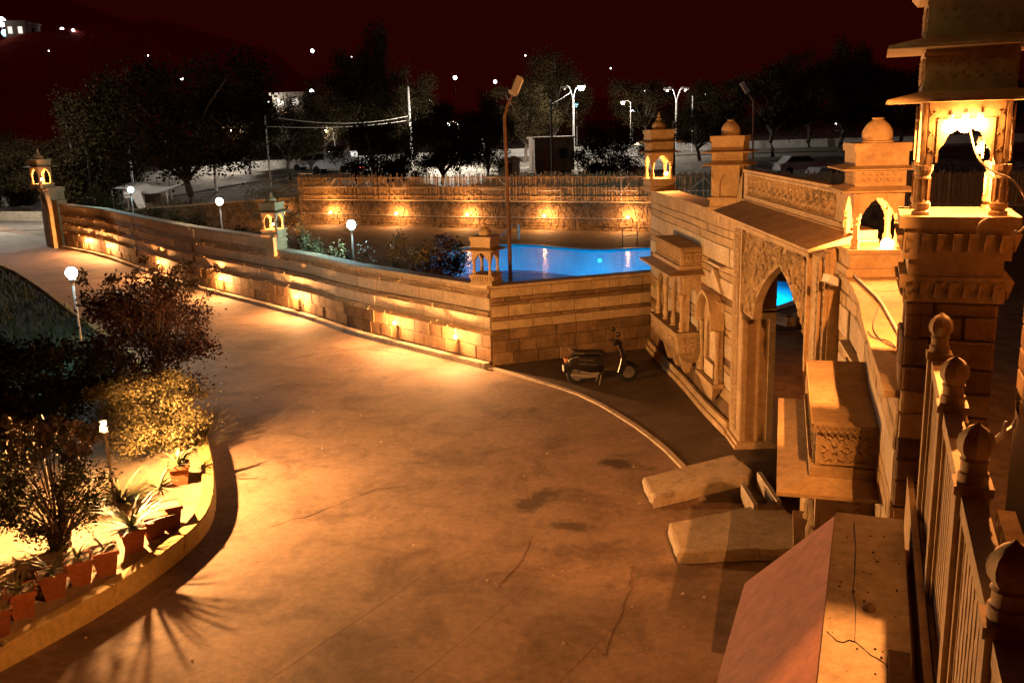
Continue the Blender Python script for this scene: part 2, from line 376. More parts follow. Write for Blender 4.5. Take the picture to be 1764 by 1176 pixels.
# driveway base sheet and the slabs that can be told apart near the camera
mb = MB(); mb.prism([(-60, -14), (12, -14), (12, 22), (3.9, 25), (-.5, 23.9), (-7, 31), (-26, 55), (-60, 96)][::1], -.35, -.0012)
mb.obj('driveway', 'concrete', kind='structure'); drive = bpy.data.objects['driveway']
a = radians(33); du = Vector((sin(a), cos(a))); dv = Vector((cos(a), -sin(a)))
ISLAND = [(-9.6, 4.5), (-7.6, 7.6), (-6.55, 9.6), (-5.62, 11.3), (-5.2, 12.6), (-5.05, 13.6), (-5.25, 14.7), (-5.9, 16.6), (-7.0, 19.2), (-9.0, 22.4), (-12, 27), (-15.8, 32.4), (-19.6, 38), (-25.5, 46), (-40, 60)]
def island_x(y):
    for i in range(len(ISLAND) - 1):
        if ISLAND[i][1] <= y <= ISLAND[i + 1][1]:
            t = (y - ISLAND[i][1]) / (ISLAND[i + 1][1] - ISLAND[i][1]); return ISLAND[i][0] + t * (ISLAND[i + 1][0] - ISLAND[i][0])
    return -99
slab_me = []
for k in range(2):
    b = MB(); L_, W_ = 3.0, 1.46
    b.frustum(W_ - .003, L_ - .003, -.008, W_ - .006, L_ - .006, .0); slab_me.append(b.mesh('slab', 'concrete'))
cand = []
for i in range(-14, 16):
    for j in range(-4, 16):
        c = du * (j * 3.0 + (i % 3) * 1.0 + 4) + dv * (i * 1.48 - 1.0)
        if 3.5 < c.y < 33 and c.x > island_x(c.y) - .6 and c.x < 5.5 and c.y < 24.5 - .9 * (c.x + .5) * (1 if c.x < 0 else 0) + (0 if c.x < 0 else .3):
            cand.append((c.length, c))
cand.sort(key=lambda t: t[0])
for i, (d, c) in enumerate(cand[:290]):
    o = link('slab', slab_me[i % 2], drive); o.location = (c.x, c.y, random.uniform(-.0005, .0005)); o.rotation_euler = (0, 0, -a)
rng_ = random.Random(91); b = MB()
for path in ([(470, 905), (560, 880), (640, 842), (700, 838)], [(1090, 975), (1085, 1020), (1060, 1080), (1040, 1130)], [(860, 1010), (900, 960), (915, 925)], [(500, 620), (560, 606), (640, 600), (700, 612)]):
    q = smooth_poly([(atz(x, y).x, atz(x, y).y) for x, y in path], 3); q = [(x + rng_.uniform(-.035, .035), y + rng_.uniform(-.035, .035), .0025) for x, y in q]
    b.tube(q, [rng_.uniform(.001, .0045) for _ in q], 4)
b.obj('crack', 'asphalt', drive, kind='stuff')
b = MB()
for _ in range(320):
    y = rng_.uniform(9, 30); x = rng_.uniform(-9, 3.5)
    if x < island_x(y) + .3 or (x + .5) * .76 + (y - 23.5) * .65 > -.5: continue
    r_ = rng_.choice((.006, .008, .01, .018)); b.frustum(r_ * 2.4, r_ * 2, .002, r_, r_ * .8, .002 + r_, Matrix.Translation((x, y, 0)) @ Matrix.Rotation(rng_.uniform(0, 3), 4, 'Z'))
b.obj('grit', 'kerb_stone', drive, kind='stuff')
# forecourt by the gate, with its pale kerb line
KLINE = [(-.62, 23.35), (.3, 22.3), (1.57, 20.7), (2.4, 18.7), (2.95, 16.7), (3.12, 15.2), (3.1, 14.2)]
KL = smooth_poly(KLINE, 2)
mb = MB(); poly = KL + [(6, 14.0), (6, 17), (6, 26), (3.7, 25.4), (-.4, 23.8)]
mb.prism(poly[::-1], -.01, .014); mb.obj('forecourt', 'asphalt', kind='structure')
kb = thing('kerb_line', 'pale flush kerb strip curving over the drive from the wall corner past the scooter', 'kerb', (0, 0, 0))
T = sum(poly_len(KL)); s = 0
while s < T - .1:
    l = min(random.uniform(.7, 1.0), T - s); (x, y), ang = at_len(KL, s + l / 2)
    b = MB(); b.frustum(l - .01, .13, 0, l - .03, .11, .035); o = b.obj('kerb_stone', 'kerb_stone', kb); o.location = (x, y, .0); o.rotation_euler = (0, 0, ang); s += l
# paving beyond the arch and round the pool
def ring_strip(name, outer, inner, z, m_, parent=None, kind='structure', th=.1):
    mb = MB(); n = len(inner); vs = [(*p, z) for p in inner] + [(*p, z) for p in outer]
    mb.add(vs, [(i, (i + 1) % n, n + (i + 1) % n, n + i) for i in range(n)]); return mb.obj(name, m_, parent, kind=kind)
PL = smooth_poly(POOL, 2, True)
cx, cy = 3.2, 38.5
def radial(p, far):
    d = Vector((p[0] - cx, p[1] - cy)).normalized(); return (p[0] + d.x * far, p[1] + d.y * far)
O1 = [radial(p, .38) for p in PL]; O2 = [radial(p, 2.6) for p in PL]; O3 = [radial(p, 60) for p in PL]
ring_strip('pool_coping', O1, PL, .03, 'coping_white')
mbc = MB(); n = len(PL)
mbc.add([(*p, .03) for p in PL] + [(*p, -1.35) for p in PL] + [(cx, cy, -1.35)],
        [(i, n + i, n + (i + 1) % n, (i + 1) % n) for i in range(n)] + [(n + i, 2 * n, n + (i + 1) % n) for i in range(n)])
mbc.obj('pool_basin', 'pool_tile', kind='structure')
ring_strip('pool_deck', O2, O1, .012, 'asphalt')
# lawn: from the deck ring to the garden walls
GARD = [(-26, 55.5), (-14.6, 64.3), (7.2, 53.6), (26, 44.2), (26, 12), (4.95, 12), (4.95, 17.5), (4.35, 25.2), (-.5, 24.0), (-8, 32.9), (-13, 38.6), (-21.6, 50.0)]
import bmesh
def cast(p, poly):
    # from the pool centre through p to the garden outline
    dx, dy = p[0] - cx, p[1] - cy; best = 1e9
    for i in range(len(poly)):
        a_, b_ = poly[i], poly[(i + 1) % len(poly)]; ex, ey = b_[0] - a_[0], b_[1] - a_[1]; den = dx * ey - dy * ex
        if abs(den) < 1e-9: continue
        k = ((a_[0] - cx) * ey - (a_[1] - cy) * ex) / den; u_ = ((a_[0] - cx) * dy - (a_[1] - cy) * dx) / den
        if k > 0 and -1e-6 <= u_ <= 1 + 1e-6: best = min(best, k)
    return (cx + dx * best, cy + dy * best)
angs = sorted(set([round(atan2(p[1] - cy, p[0] - cx), 5) for p in O2 + GARD]))
IN_ = []; OUT_ = []
for a_ in angs:
    far = (cx + cos(a_), cy + sin(a_)); IN_.append(cast(far, O2)); OUT_.append(cast(far, GARD))
me = bpy.data.meshes.new('lawn'); n = len(angs)
me.from_pydata([(*p, 0) for p in IN_] + [(*p, 0) for p in OUT_], [], [(i, (i + 1) % n, n + (i + 1) % n, n + i)[::-1] for i in range(n)]); me.materials.append(MATS['earth'])
o = link('lawn', me, None, 'structure')
mb = MB(); mb.add([(*p, -.04) for p in PL], [tuple(range(len(PL)))[::-1]]); mb.obj('pool_water', 'water', kind='structure')
mb = MB(); mb.prism([(4.9, 12.3), (12, 12.3), (12, 24), (8.6, 24), (4.3, 25.0), (4.9, 17.4)], -.2, .006); mb.obj('gateway_paving', 'sandstone_brown', kind='structure')
# raised planter edge seen through the arch
pe = thing('pool_planter_edge', 'low lit stone edge bent at a corner beside the pool, seen through the arch', 'stone edge')
for A_, B_ in (((6.6, 28.9), (8.0, 28.0)), ((8.0, 28.0), (8.45, 27.1)), ((8.45, 27.1), (9.5, 28.5)), ((9.5, 28.5), (11.2, 31.0))):
    b = MB(); l = hypot(B_[0] - A_[0], B_[1] - A_[1]); b.box(0, l, -.15, .15, 0, .28); o = b.obj('edge_stone', 'kerb_stone', pe)
    o.location = (*A_, .015); o.rotation_euler = (0, 0, atan2(B_[1] - A_[1], B_[0] - A_[0]))
# far road with verge wall
RP = [(-150, 66), (-80, 72), (-46, 79), (-30, 88), (-10, 95), (10, 97), (40, 92), (90, 80), (150, 66)]
RS = smooth_poly(RP, 2)
def strip_z(P, o0, o1, dz):
    A_ = offset_poly(P, o0); B_ = offset_poly(P, o1); mb = MB(); vs = []
    for p, q in zip(A_, B_): vs += [(*p, ground_z(*p) + dz), (*q, ground_z(*q) + dz)]
    mb.add(vs, [(2 * i, 2 * i + 1, 2 * i + 3, 2 * i + 2) for i in range(len(P) - 1)]); return mb
strip_z(RS, -3.6, 3.6, .02).obj('road', 'road', kind='structure')
mb = MB(); mb.prism([(-75, 66), (-60, 40), (-28.5, 52.5), (-27.5, 56), (-30, 60), (-46, 74)], -.2, .004); mb.obj('street', 'road', kind='structure')

# ------------------------------------------------------------------ chhatri (small stone pavilion)
def cusped(u):
    # u in -1..1 -> height 0..1 of a lobed arch
    a = abs(u); base = (1 - a ** 1.7); return max(0.0, base + .07 * abs(sin(a * pi * 3.0)) * (1 if a > .04 else 0)) if a < 1 else 0
def arch_panel(mb, T_, w, z0, z1, ow, zs, zt, th, fn=cusped, n=18, xo=0.0):
    """panel w wide from z0 to z1, arched opening ow wide springing at zs with crown at zt, open to z0"""
    us = [-w / 2] + [xo - ow / 2 + ow * i / n for i in range(n + 1)] + [w / 2]
    lo = [z0] + [zs + (zt - zs) * fn(-1 + 2 * i / n) for i in range(n + 1)] + [z0]
    for i in range(len(us) - 1):
        a, b = us[i], us[i + 1]
        if i == 0: la = lb = z0
        elif i == len(us) - 2: la = lb = z0
        else: la, lb = lo[i], lo[i + 1]
        vs = [Vector(p) for p in ((a, -th / 2, la), (b, -th / 2, lb), (b, -th / 2, z1), (a, -th / 2, z1), (a, th / 2, la), (b, th / 2, lb), (b, th / 2, z1), (a, th / 2, z1))]
        fs = [(0, 1, 2, 3), (5, 4, 7, 6), (1, 0, 4, 5), (3, 2, 6, 7)]
        if i in (0, len(us) - 2): fs += [(0, 3, 7, 4), (2, 1, 5, 6)]
        mb.add([T_ @ v for v in vs], fs)
    return mb
def lattice(mb, T_, w, h, pitch, d=.012):
    """raised crossing bars and buds on a plane (local x,z), standing proud of y=0 towards -y"""
    nx_ = max(2, int(w / pitch)); nz = max(1, int(h / pitch)); px = w / nx_; pz = h / nz
    for i in range(nx_):
        for j in range(nz):
            x0 = -w / 2 + i * px; z0 = j * pz; cx_, cz_ = x0 + px / 2, z0 + pz / 2
            for sg in (1, -1):
                A_ = Vector((cx_ - px / 2, 0, cz_ - sg * pz / 2)); B_ = Vector((cx_ + px / 2, 0, cz_ + sg * pz / 2)); t = (B_ - A_).normalized(); nn = Vector((-t.z, 0, t.x)) * .10 * pitch
                vs = [A_ + nn, A_ - nn, B_ - nn, B_ + nn]; up = Vector((0, -d, 0))
                mb.add([T_ @ v for v in vs] + [T_ @ (v + up) for v in vs], [(4, 5, 6, 7), (0, 4, 7, 3), (1, 2, 6, 5), (0, 1, 5, 4), (2, 3, 7, 6)])
            for qx, qz in ((0, .36), (.36, 0), (0, 0)):
                c = Vector((cx_ + qx * px, 0, cz_ + qz * pz)); r_ = pitch * .17
                vs = [c + Vector((r_ * cos(k * pi / 3), 0, r_ * sin(k * pi / 3))) for k in range(6)] + [c + Vector((0, -d * 1.6, 0))]
                mb.add([T_ @ v for v in vs], [(k, (k + 1) % 6, 6) for k in range(6)])
    return mb
def scroll(mb, T_, w, h, pitch, d=.014):
    """carved leaves: rows of turned petals in relief"""
    nx_ = max(1, int(w / pitch)); nz = max(1, int(h / pitch)); px = w / nx_; pz = h / nz
    for i in range(nx_):
        for j in range(nz):
            c = Vector((-w / 2 + (i + .5) * px, 0, (j + .5) * pz)); o_ = random.uniform(0, .5)
            for k in range(5):
                an = o_ + k * 2 * pi / 5; r_ = pitch * .40; t = Vector((cos(an), 0, sin(an))); q = Vector((-t.z, 0, t.x))
                vs = [c + t * r_ * .12, c + t * r_ * .6 + q * r_ * .26, c + t * r_ * 1.12, c + t * r_ * .6 - q * r_ * .26, c + t * r_ * .62 + Vector((0, -d, 0))]
                mb.add([T_ @ v for v in vs], [(1, 0, 4), (2, 1, 4), (3, 2, 4), (0, 3, 4)])
    return mb
RotZ = lambda a_: Matrix.Rotation(a_, 4, 'Z')
def vine(mb, T_, w, h, cell, d=.02):
    """mirrored curling stems with leaves, raised from a panel"""
    nc = max(1, round(w / cell)); cw = w / nc; nr = max(1, round(h / cell)); ch = h / nr
    for i in range(nc):
        for j in range(nr):
            ox, oz = -w / 2 + (i + .5) * cw, (j + .5) * ch
            for sx in (-1, 1):
                for sz in (-1, 1):
                    P_ = []
                    for k in range(9):
                        t_ = k / 8; an = -pi * .5 + t_ * 3.9; rr = .26 * (1 - .62 * t_)
                        P_.append(T_ @ Vector((ox + sx * (cw * (.25) + cw * rr * cos(an)), -d * .3, oz + sz * (ch * .24 + ch * rr * sin(an)))))
                    mb.tube(P_, [d * .55, d * .5, d * .45, d * .4, d * .35, d * .3, d * .35, d * .5, d * .6], 4)
                    for k, (lx, lz, la) in enumerate(((.44, .10, .4), (.40, .42, 1.1), (.10, .44, 2.0), (.05, .12, .9))):
                        c = Vector((ox + sx * cw * lx, 0, oz + sz * ch * lz)); t = Vector((sx * cos(la), 0, sz * sin(la))); q = Vector((-t.z, 0, t.x)); L_ = cell * .16
                        vs = [c - t * L_, c + q * L_ * .45, c + t * L_, c - q * L_ * .45, c + Vector((0, -d, 0))]
                        mb.add([T_ @ v for v in vs], [(1, 0, 4), (2, 1, 4), (3, 2, 4), (0, 3, 4), (0, 1, 4), (1, 2, 4)])
    return mb
def side(k, w, z=0.0):
    # local frame of the k-th side face of a square block of width w (x along the face, -y outward)
    return RotZ(k * pi / 2) @ Matrix.Translation((0, -w / 2, z))
def post_profile(h, r_):
    return [(r_ * 1.35, 0), (r_ * 1.35, h * .07), (r_ * .95, h * .10), (r_ * 1.25, h * .16), (r_ * 1.3, h * .24), (r_ * .85, h * .32), (r_ * .8, h * .66), (r_ * 1.15, h * .74), (r_ * .95, h * .80), (r_ * 1.3, h * .90), (r_ * 1.4, h)]
def dome_profile(r_, h, z):
    return [(r_ * 1.06, z), (r_ * 1.06, z + h * .07), (r_ * .93, z + h * .10), (r_, z + h * .28), (r_ * .95, z + h * .5), (r_ * .74, z + h * .72), (r_ * .45, z + h * .88), (r_ * .30, z + h * .93), (r_ * .42, z + h * .97), (r_ * .42, z + h)]
def chhatri(label, loc, rz, w=.62, closed=False, base=.30, post=.66, fr=.20, blk=.27, dome=.30, spike=0.0, two=True, over=1.75, lamp_=None, niche=None, group=None, pend=0):
    t = thing('chhatri', label, 'chhatri', loc, rz, group)
    z = 0.0
    b = MB(); b.box(-w * .60, w * .60, -w * .60, w * .60, z, z + base * .3); b.box(-w * .54, w * .54, -w * .54, w * .54, z + base * .3 + .001, z + base * .85)
    b.box(-w * .61, w * .61, -w * .61, w * .61, z + base * .85 + .001, z + base)
    b.obj('base', 'sandstone', t)
    if pend:
        b = MB()
        for k in range(4):
            T_ = side(k, w * 1.08, base * .42)
            for i in range(pend):
                x = -w * .46 + w * .92 * i / (pend - 1)
                b.frustum(w * .035, .03, 0, w * .05, .05, base * .36, T_, x, -.018)
        b.obj('pendant', 'sandstone', t, kind='stuff')
    z = base
    for sx in (-1, 1):
        for sy in (-1, 1):
            b = MB(); b.lathe([(r_, z + .001 + h_) for r_, h_ in post_profile(post * .62, w * .075)], 8, None, sx * w * .42, sy * w * .42, pi / 8)
            b.obj('post', 'sandstone', t, smooth=False)
    for k in range(4):
        b = MB(); T_ = RotZ(k * pi / 2) @ Matrix.Translation((0, -w * .44, 0))
        if closed:
            b.box(-w * .42, w * .42, -.03, .03, z + .002, z + post, T_)
            T2 = T_ @ Matrix.Translation((0, -.035, 0)); arch_panel(b, T2, w * .84, z + .003, z + post - .003, w * .45, z + post * .45, z + post * .78, .03)
        else:
            arch_panel(b, T_, w * .96 - (0 if k % 2 else .09), z + post * .62, z + post, w * .64, z + post * .60, z + post * .88, .07)
            b.box(-w * .30, w * .30, -.045, -.035, z + post * .93, z + post * .985, T_)
        b.obj('arch_panel', 'sandstone', t)
    z += post
    b = MB(); b.frustum(w * over, w * over, z + .001, w * over * .97, w * over * .97, z + .022); b.frustum(w * over * .95, w * over * .95, z + .023, w * 1.06, w * 1.06, z + .065)
    b.obj('chhajja', 'sandstone', t); z += .066
    b = MB(); b.box(-w * .5, w * .5, -w * .5, w * .5, z, z + fr); b.obj('frieze', 'sandstone', t)
    if w > .4:
        b = MB()
        for k in range(4): lattice(b, side(k, w, z + fr * .14), w * .84, fr * .72, fr * .36, .01)
        b.obj('lattice_relief', 'sandstone', t, kind='stuff')
    z += fr
    if two:
        b = MB(); b.frustum(w * over * 1.02, w * over * 1.02, z + .001, w * over, w * over, z + .02); b.frustum(w * over * .97, w * over * .97, z + .021, w * 1.1, w * 1.1, z + .05)
        b.obj('chhajja', 'sandstone', t); z += .051
    b = MB(); b.box(-w * .52, w * .52, -w * .52, w * .52, z, z + blk * .62); b.box(-w * .56, w * .56, -w * .56, w * .56, z + blk * .62 + .001, z + blk); b.obj('top_block', 'sandstone', t)
    z += blk + .001
    b = MB(); b.lathe(dome_profile(w * .31, dome, z), 16)
    if spike: b.lathe([(w * .10, z + dome), (w * .13, z + dome + spike * .2), (w * .05, z + dome + spike * .35), (w * .07, z + dome + spike * .5), (.004, z + dome + spike)], 8)
    b.obj('dome', 'sandstone', t, smooth=True)
    if lamp_:
        pos, power, col, size = lamp_
        b = MB(); b.ball(pos, size, 10, 8); pass
        q = b.obj('bulb', glow_mat(power, col, size), t, smooth=True)
    return t

# ------------------------------------------------------------------ the gate: wings, portal, jharokhas
WL = smooth_poly([(3.85, 24.95), (3.95, 22.8), (4.1, 21.0), (4.17, 19.1), (4.30, 17.46)], 1)
WR = smooth_poly([(4.42, 12.13), (4.25, 11.1), (3.86, 9.75), (3.5, 8.7), (3.12, 7.45), (2.82, 6.5)], 1)
def wing_courses(top):
    zs = [(.30, .62, .0, 'sandstone_brown', .75), (.62, .90, .0, 'sandstone', .7), (.90, 1.22, .0, 'sandstone_pale', .8), (1.22, 1.36, .0, 'sandstone', .6), (1.36, 1.5, .0, 'sandstone_brown', .6),
          (1.5, 1.84, .0, 'sandstone_pale', .8), (1.84, 1.98, .0, 'sandstone', .6), (1.98, 2.12, .0, 'sandstone', .6), (2.12, 2.46, .0, 'sandstone_pale', .75), (2.46, 2.6, 0, 'sandstone', .55), (2.6, 2.74, 0, 'sandstone_brown', .6),
          (2.74, 3.08, .0, 'sandstone_pale', .8), (3.08, 3.22, 0, 'sandstone', .6), (3.22, 3.36, 0, 'sandstone', .7), (3.36, 3.74, .0, 'sandstone_pale', 1.0), (3.74, 3.92, 0, 'sandstone', .6), (3.92, 4.08, 0, 'sandstone', .7), (4.08, top - .05, 0, 'sandstone', .8)]
    return zs
for P, top, lab in ((WL, 4.42, 'left wing wall of the gate, banded sandstone with a bay and an arched niche'), (WR, 4.2, 'curved right wing wall of the gate running to the tower in front')):
    w_ = thing('gate_wing_wall', lab, 'wall')
    mb = ribbon(MB(), P, -.07, -.46, .0, top - .06); mb.obj('wall_core', 'sandstone_brown', w_)
    mb = ribbon(MB(), P, .12, .0, .0, .14); ribbon(mb, P, .07, .0, .141, .29); mb.obj('plinth', 'sandstone', w_)
    lay_blocks(w_, offset_poly(P, -.02), wing_courses(top), 280)
    # coping slabs
    T = sum(poly_len(P)); s = 0
    while s < T - .05:
        l = min(random.uniform(.6, .95), T - s); l = T - s if T - s - l < .3 else l
        (x, y), ang = at_len(P, s + l / 2); b = MB(); b.frustum(l - .006, .60, 0, l - .012, .59, .055)
        o = b.obj('coping_slab', 'sandstone', w_); o.location = (x - sin(ang) * .22, y + cos(ang) * .22, top - .055 + random.uniform(-.002, .002)); o.rotation_euler = (0, 0, ang); s += l
    # relief plinth posts
# portal
PX0, PX1, PYN, PYF = 4.29, 4.92, 12.15, 17.45
OYN, OYF = 12.95, 16.65
pt = thing('gate_portal', 'carved sandstone portal with a tall pointed arch between the two wing walls', 'gate')
def portal_arch(u):
    a = abs(u); return (1 - a) * .45 + .55 * sqrt(max(0, 1 - a * a)) if a < 1 else 0
for y0, y1 in ((PYN, OYN), (OYF, PYF)):
    b = MB(); b.box(PX0, PX1, y0, y1, .16, 4.58)
    b.obj('pier', 'sandstone', pt)
    b = MB(); b.box(PX0 - .09, PX1 + .06, y0 - .02, y1 + .02, 0, .08); b.box(PX0 - .05, PX1 + .03, y0 - .03, y1 + .03, .081, .159); b.obj('pier_base', 'sandstone', pt)
for y, s_ in ((OYF, -1), (OYN, 1)):
    # jamb mouldings facing the opening
    b = MB()
    for x0, x1, p in ((PX0 + .01, PX0 + .10, .03), (PX0 + .30, PX0 + .34, .02), (PX0 + .50, PX0 + .62, .035)):
        y0, y1 = sorted((y, y + s_ * p)); b.box(x0, x1, y0, y1, .17, 2.55)
    b.obj('jamb_moulding', 'sandstone', pt)
    b = MB(); y0, y1 = sorted((y, y + s_ * .06)); b.box(PX0 - .03, PX1 - .02, y0, y1, 2.56, 2.68); b.obj('impost', 'sandstone', pt)
T_ = Matrix.Translation((PX0 + .08, (OYN + OYF) / 2, 0)) @ RotZ(-pi / 2)
b = MB(); arch_panel(b, T_, OYF - OYN - .002, 2.7, 4.57, 3.0, 2.7, 3.88, .14, portal_arch, 26, .32); b.obj('arch', 'sandstone', pt)
# carved spandrels and borders (local frame: x along -Y of the world, -y outward)
def on_front(y, z, off=.0): return Matrix.Translation((PX0 - off, y, z)) @ RotZ(-pi / 2)
b = MB(); ow = (OYF - OYN)
rs_ = random.Random(12)
for _ in range(900):
    u = rs_.uniform(-.99, .99); z = rs_.uniform(2.75, 4.2)
    if abs((u * ow / 2 - .32) / 1.5) > 1 or z > 2.7 + 1.18 * portal_arch((u * ow / 2 - .32) / 1.5) + .10:
        c = on_front((OYN + OYF) / 2 - u * ow / 2, z, .014) @ Matrix.Rotation(rs_.uniform(0, 6.28), 4, 'Y'); L_ = rs_.uniform(.035, .075); q = L_ * .42
        b.add([c @ Vector(v) for v in ((-L_, 0, 0), (0, 0, q), (L_, 0, 0), (0, 0, -q), (0, -.03, 0))], [(1, 0, 4), (2, 1, 4), (3, 2, 4), (0, 3, 4)])
        if _ % 4 == 0: b.tube([c @ Vector((.10 * cos(k * .75) * (1 - k / 12), -.006, .10 * sin(k * .75) * (1 - k / 12))) for k in range(9)], .011, 4)
b.obj('spandrel_carving', 'sandstone', pt, kind='stuff')
b = MB()
for y in (PYN + .16, PYF - .22): scroll(b, on_front(y, .3, .001), .20, 3.9, .1, .02)
for y in (PYN + .42, PYF - .45): lattice(b, on_front(y, .3, .001), .14, 3.9, .1, .015)
b.obj('border_carving', 'sandstone', pt, kind='stuff')
b = MB()
for y0, y1, z0, z1 in ((OYN - .06, OYF + .06, 4.24, 4.30), (OYN - .04, OYN + .02, 2.7, 4.24), (OYF - .02, OYF + .04, 2.7, 4.24), (PYN, PYF, 4.42, 4.50), (PYN + .03, PYN + .06, .2, 4.4), (PYN + .27, PYN + .3, .2, 4.4)):
    b.box(PX0 - .05, PX0 - .001, y0, y1, z0, z1)
b.obj('frame_moulding', 'sandstone', pt)
b = MB(); lattice(b, on_front((PYN + PYF) / 2, 4.31, .012), PYF - PYN - .1, .10, .1, .03); b.obj('lattice_band', 'sandstone', pt, kind='stuff')
# return face of the portal towards the viewer
b = MB()
lattice(b, Matrix.Translation(((PX0 + PX1) / 2, PYN - .001, .3)), .26, 3.9, .1, .015); b.obj('side_carving', 'sandstone', pt, kind='stuff')
b = MB(); vs = []
for y in (PYN - .25, PYF + .12):
    vs += [(3.90, y, 4.46), (3.90, y, 4.50), (4.52, y, 4.68), (4.52, y, 4.585)]
b.add(vs, [(0, 1, 2, 3), (7, 6, 5, 4), (1, 5, 6, 2), (0, 4, 5, 1), (3, 7, 4, 0), (2, 6, 7, 3)]); b.obj('chhajja', 'sandstone', pt)
b = MB(); b.box(4.50, 4.92, PYN + .05, PYF + .3, 4.582, 4.69)
b.add([(4.50, PYF + .3, 4.69), (4.50, PYF + .85, 4.45), (4.62, PYF + .85, 4.45), (4.62, PYF + .3, 4.69), (4.50, PYF + .3, 5.2), (4.62, PYF + .3, 5.2)], [(0, 4, 1), (3, 2, 5), (4, 5, 2, 1), (0, 1, 2, 3)])
b.box(4.53, 4.66, PYN + .25, PYF + .29, 4.691, 5.20); b.box(4.50, 4.70, PYN + .22, PYF + .30, 5.201, 5.25)
b.obj('pediment', 'sandstone', pt)
b = MB(); T_ = Matrix.Translation((4.529, (PYN + PYF) / 2 + .27, 4.80)) @ RotZ(-pi / 2); vine(b, T_, 4.7, .34, .32, .03)
for z in (4.745, 5.155): b.box(4.505, 4.529, PYN + .35, PYF + .2, z, z + .035)
b.obj('pediment_carving', 'sandstone', pt, kind='stuff')
